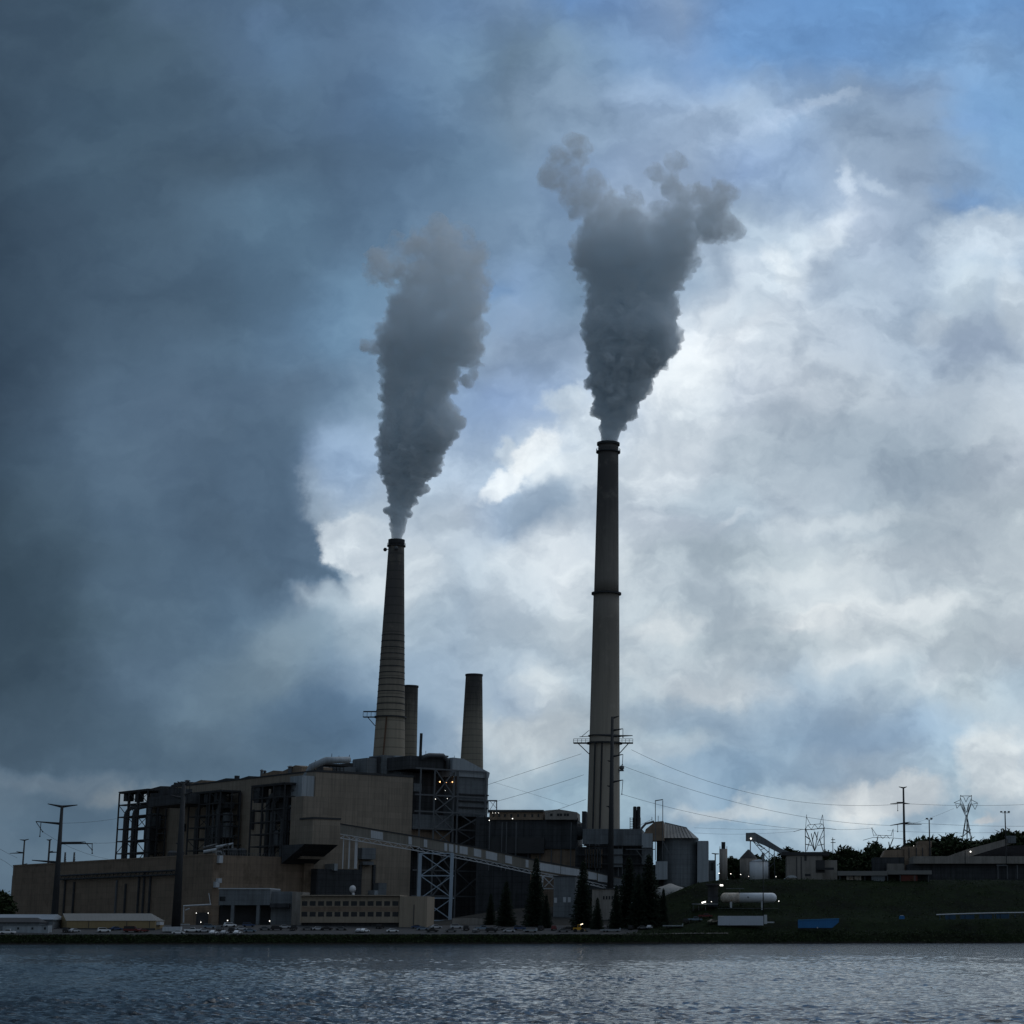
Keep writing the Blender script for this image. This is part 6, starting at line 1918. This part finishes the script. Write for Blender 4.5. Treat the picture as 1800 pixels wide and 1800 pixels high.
for c_ in (
    (14, 0, 'pickup', 'white', 4, 'white pickup truck in front of the grey site trailer, leftmost vehicle'),
    (131, 1, 'sedan', 'silver', 60, 'silver car below the left part of the tan shed'), (118, 1, 'suv', 'black', 90, 'black car left of the silver one under the tan shed'),
    (183, 1, 'suv', 'white', 25, 'white hatchback alone below the middle of the tan shed'), (204, 2, 'sedan', 'blue', 40, 'dark blue car right behind the white hatchback'),
    (231, 1, 'van', 'red', 0, 'dull red van below the right part of the tan shed'), (251, 1, 'sedan', 'red', 50, 'dark red car with pale hood right of the red van'),
    (314, 0, 'sedan', 'white', 5, 'white saloon parked before the long white box trailer'), (338, 1, 'pickup', 'white', 5, 'white pickup truck right of the white box trailer'),
    (358, 1, 'sedan', 'silver', 30, 'silver car just right of the white pickup'), (368, 3, 'suv', 'steelblue', 15, 'blue-grey car behind the silver car by the white pickup'),
    (376, 0, 'sedan', 'white', 80, 'first white saloon of three in the front row below the grey entrance block'), (395, 0, 'sedan', 'silver', 85, 'second of the three pale saloons below the grey entrance block'), (418, 0, 'sedan', 'white', 80, 'third of the three pale saloons below the grey entrance block'),
    (387, 2, 'suv', 'grey', 90, 'grey car behind the gap between the first two pale saloons'), (404, 4, 'suv', 'white', 30, 'white car farthest back below the left loading bay lamp'), (408, 1, 'suv', 'black', 90, 'black car between the pale saloons and the back row'),
    (424, 2, 'sedan', 'silver', 20, 'silver saloon behind the third pale saloon'), (440, 1, 'sedan', 'steelblue', 10, 'blue-grey saloon right of the three pale saloons'), (437, 4, 'suv', 'blue', 10, 'dark blue car farthest back below the loading bays'),
    (466, 2, 'sedan', 'grey', 5, 'grey saloon below the right loading bay lamp'), (487, 2, 'suv', 'black', 10, 'black car left of the tan office corner'), (516, 2, 'pickup', 'black', 90, 'black pickup facing out at the left corner of the tan office'), (500, 3, 'sedan', 'silver', 15, 'silver saloon behind the black car near the office corner'),
    (541, 2, 'sedan', 'grey', 12, 'grey saloon under the left end of the tan office'), (559, 2, 'sedan', 'silver', 20, 'silver saloon under the left windows of the tan office'), (574, 2, 'sedan', 'black', 20, 'black saloon under the left windows of the tan office'), (600, 2, 'sedan', 'grey', 0, 'low grey saloon under the office middle'),
    (632, 1, 'sedan', 'silver', 80, 'left car of the bright pair below the office middle'), (641, 1, 'sedan', 'white', 70, 'right car of the bright pair below the office middle'), (690, 1, 'sedan', 'white', 15, 'white saloon below the right end of the office windows'), (668, 3, 'suv', 'black', 80, 'black car against the office plinth'),
    (733, 3, 'sedan', 'blue', 10, 'dark blue car at the plain end wall of the office'), (743, 2, 'sedan', 'steelblue', 15, 'shiny blue-grey car at the plain end wall of the office'), (766, 3, 'sedan', 'silver', 30, 'silver car just right of the office end wall'), (760, 1, 'sedan', 'black', 20, 'black saloon in front of the silver one right of the office'),
    (793, 1, 'sedan', 'grey', 10, 'grey saloon under the pale steel tower'), (802, 3, 'suv', 'silver', 15, 'silver hatchback behind the grey saloon by the pale steel tower'), (820, 2, 'suv', 'black', 90, 'tall black car facing the water, right of the pale steel tower'), (837, 1, 'sedan', 'grey', 80, 'grey car end-on right of the tall black car'),
    (848, 2, 'pickup', 'steelblue', 20, 'blue-grey pickup before the low concrete wall'), (864, 1, 'suv', 'black', 5, 'black four-wheel drive with shiny roof near the first spruce'), (878, 2, 'sedan', 'grey', 30, 'grey saloon under the left spruces'), (895, 1, 'sedan', 'silver', 10, 'silver saloon under the left spruces'), (914, 2, 'suv', 'blue', 0, 'dark blue car right of the silver saloon under the spruces'),
    (951, 2, 'suv', 'black', 85, 'black car under the slim pointed spruce'), (974, 2, 'suv', 'red', 90, 'dark red car between the slim and the single spruce'), (990, 1, 'sedan', 'grey', 10, 'grey saloon left of the yellow loader'), (999, 2, 'sedan', 'black', 10, 'black saloon just left of the yellow loader'),
    (1110, 2, 'suv', 'black', 80, 'black car under the left spruce of the broad pair'), (1142, 2, 'sedan', 'silver', 80, 'silver car end-on under the broad pair of spruces'), (1130, 2, 'sedan', 'grey', 10, 'grey saloon under the broad pair of spruces'),
    (1206, 2, 'suv', 'black', 85, 'black car between two flatbeds left of the white box trailer'), (1222, 2, 'pickup', 'steelblue', 5, 'blue-grey pickup left of the white box trailer'), (1240, 3, 'pickup', 'red', 5, 'dark red pickup at the left end of the white box trailer'), (1254, 1, 'sedan', 'beige', 30, 'beige car under the left end of the white box trailer')):
    car(*c_)


def on_lot(px, q_):
    Y = 880.0
    for _ in range(4): x = xat(px, Y); Y = yshore(x) + q_
    return x, Y, gz(x, Y)


x, Y, z = on_lot(303, 24)
t_ = thing('cargo_trailer', 'long white box trailer behind the white saloon at the thick power pole', 'trailer', (x, Y, z), R(2), group='vehicles in the lakeside car park')
MB().box(-3.9, 3.9, -1.2, 1.2, .55, 2.5).build('body', PALE, t_, local=True)
for u in (-2.2, -1.3, 2.6): mb = MB(); mb.tube([(u, -1.15, .45), (u, 1.15, .45)], .42, 12); mb.build('wheel', RUBBER, t_, local=True)
MB().box(3.9, 5.0, -.1, .1, .6, .75).build('tow_bar', DSTEEL, t_, local=True)
for (px, L, lb) in ((932, 6, 'short grey flatbed trailer under the left spruces'), (1073, 9, 'long grey flatbed right of the yellow loader'), (1183, 9, 'low grey flatbed right of the broad spruces')):
    x, Y, z = on_lot(px, 24)
    t_ = thing('flatbed_trailer', lb, 'trailer', (x, Y, z), group='flatbed trailers')
    MB().box(-L / 2, L / 2, -1.2, 1.2, .8, 1.25).build('deck', LGREY, t_, local=True)
    for u in (-L * .3, -L * .15, L * .35): mb = MB(); mb.tube([(u, -1.1, .45), (u, 1.1, .45)], .42, 12); mb.build('wheel', RUBBER, t_, local=True)
    MB().box(L / 2 - .5, L / 2, -1.1, 1.1, 1.25, 1.9).build('headboard', LGREY, t_, local=True)
x, Y, z = on_lot(1018, 26)
YEL = mat('yellow_machine_paint', (.55, .30, .03), .5, .2, .5)
t_ = thing('wheel_loader', 'yellow wheel loader with a bright lamp among the parked cars', 'wheel loader', (x, Y, z), R(8))
mb = MB(); mb.prism([(-2.6, .9), (1.2, .9), (1.5, 1.6), (-.4, 1.9), (-2.6, 2.0)], lambda u, d, z_: (u, d, z_), -1.1, 1.1); mb.build('body', YEL, t_, local=True)
mb = MB(); mb.prism([(-.7, 1.9), (.7, 1.8), (.5, 3.3), (-.6, 3.3)], lambda u, d, z_: (u, d, z_), -.8, .8); c = mb.build('cab', YEL, t_, local=True)
MB().box(-.45, .4, -.84, .84, 2.1, 3.1).build('window', GLASS, c, local=True)
mb = MB(); mb.beam((1, -.6, 1.4), (3.0, -.6, .8), .3); mb.beam((1, .6, 1.4), (3.0, .6, .8), .3); mb.build('lift_arm', YEL, t_, local=True)
mb = MB(); mb.prism([(2.9, .2), (4.1, .2), (3.9, .5), (3.2, .6), (3.1, 1.5), (2.9, 1.5)], lambda u, d, z_: (u, d, z_), -1.3, 1.3); mb.build('bucket', DSTEEL, t_, local=True)
for u in (-1.7, 1.3):
    for y in (-1.15, 1.15): mb = MB(); mb.tube([(u, y - .3, .75), (u, y + .3, .75)], .78, 16); mb.build('wheel', RUBBER, t_, local=True)
mb = MB().beam((.55, -.85, 3.2), (1.6, -.85, 3.6), .35); mb.build('work_lamp', emis('lamp_warm_dim', (1, .85, .6), 2.2), t_, local=True)
# low concrete wall by the spruces
t_ = bld('retaining_wall', 'low stained concrete wall behind the cars left of the spruces', 'wall', 830, 925)
mb = MB(); Y = 925; mb.prism([(xat(795, Y), 3), (xat(856, Y), 3), (xat(856, Y), zat(1616, Y)), (xat(830, Y), zat(1613.5, Y)), (xat(795, Y), zat(1614.5, Y))], lambda u, d, z_: (u, d, z_), Y, Y + 1.2); mb.build('wall', CONC, t_)
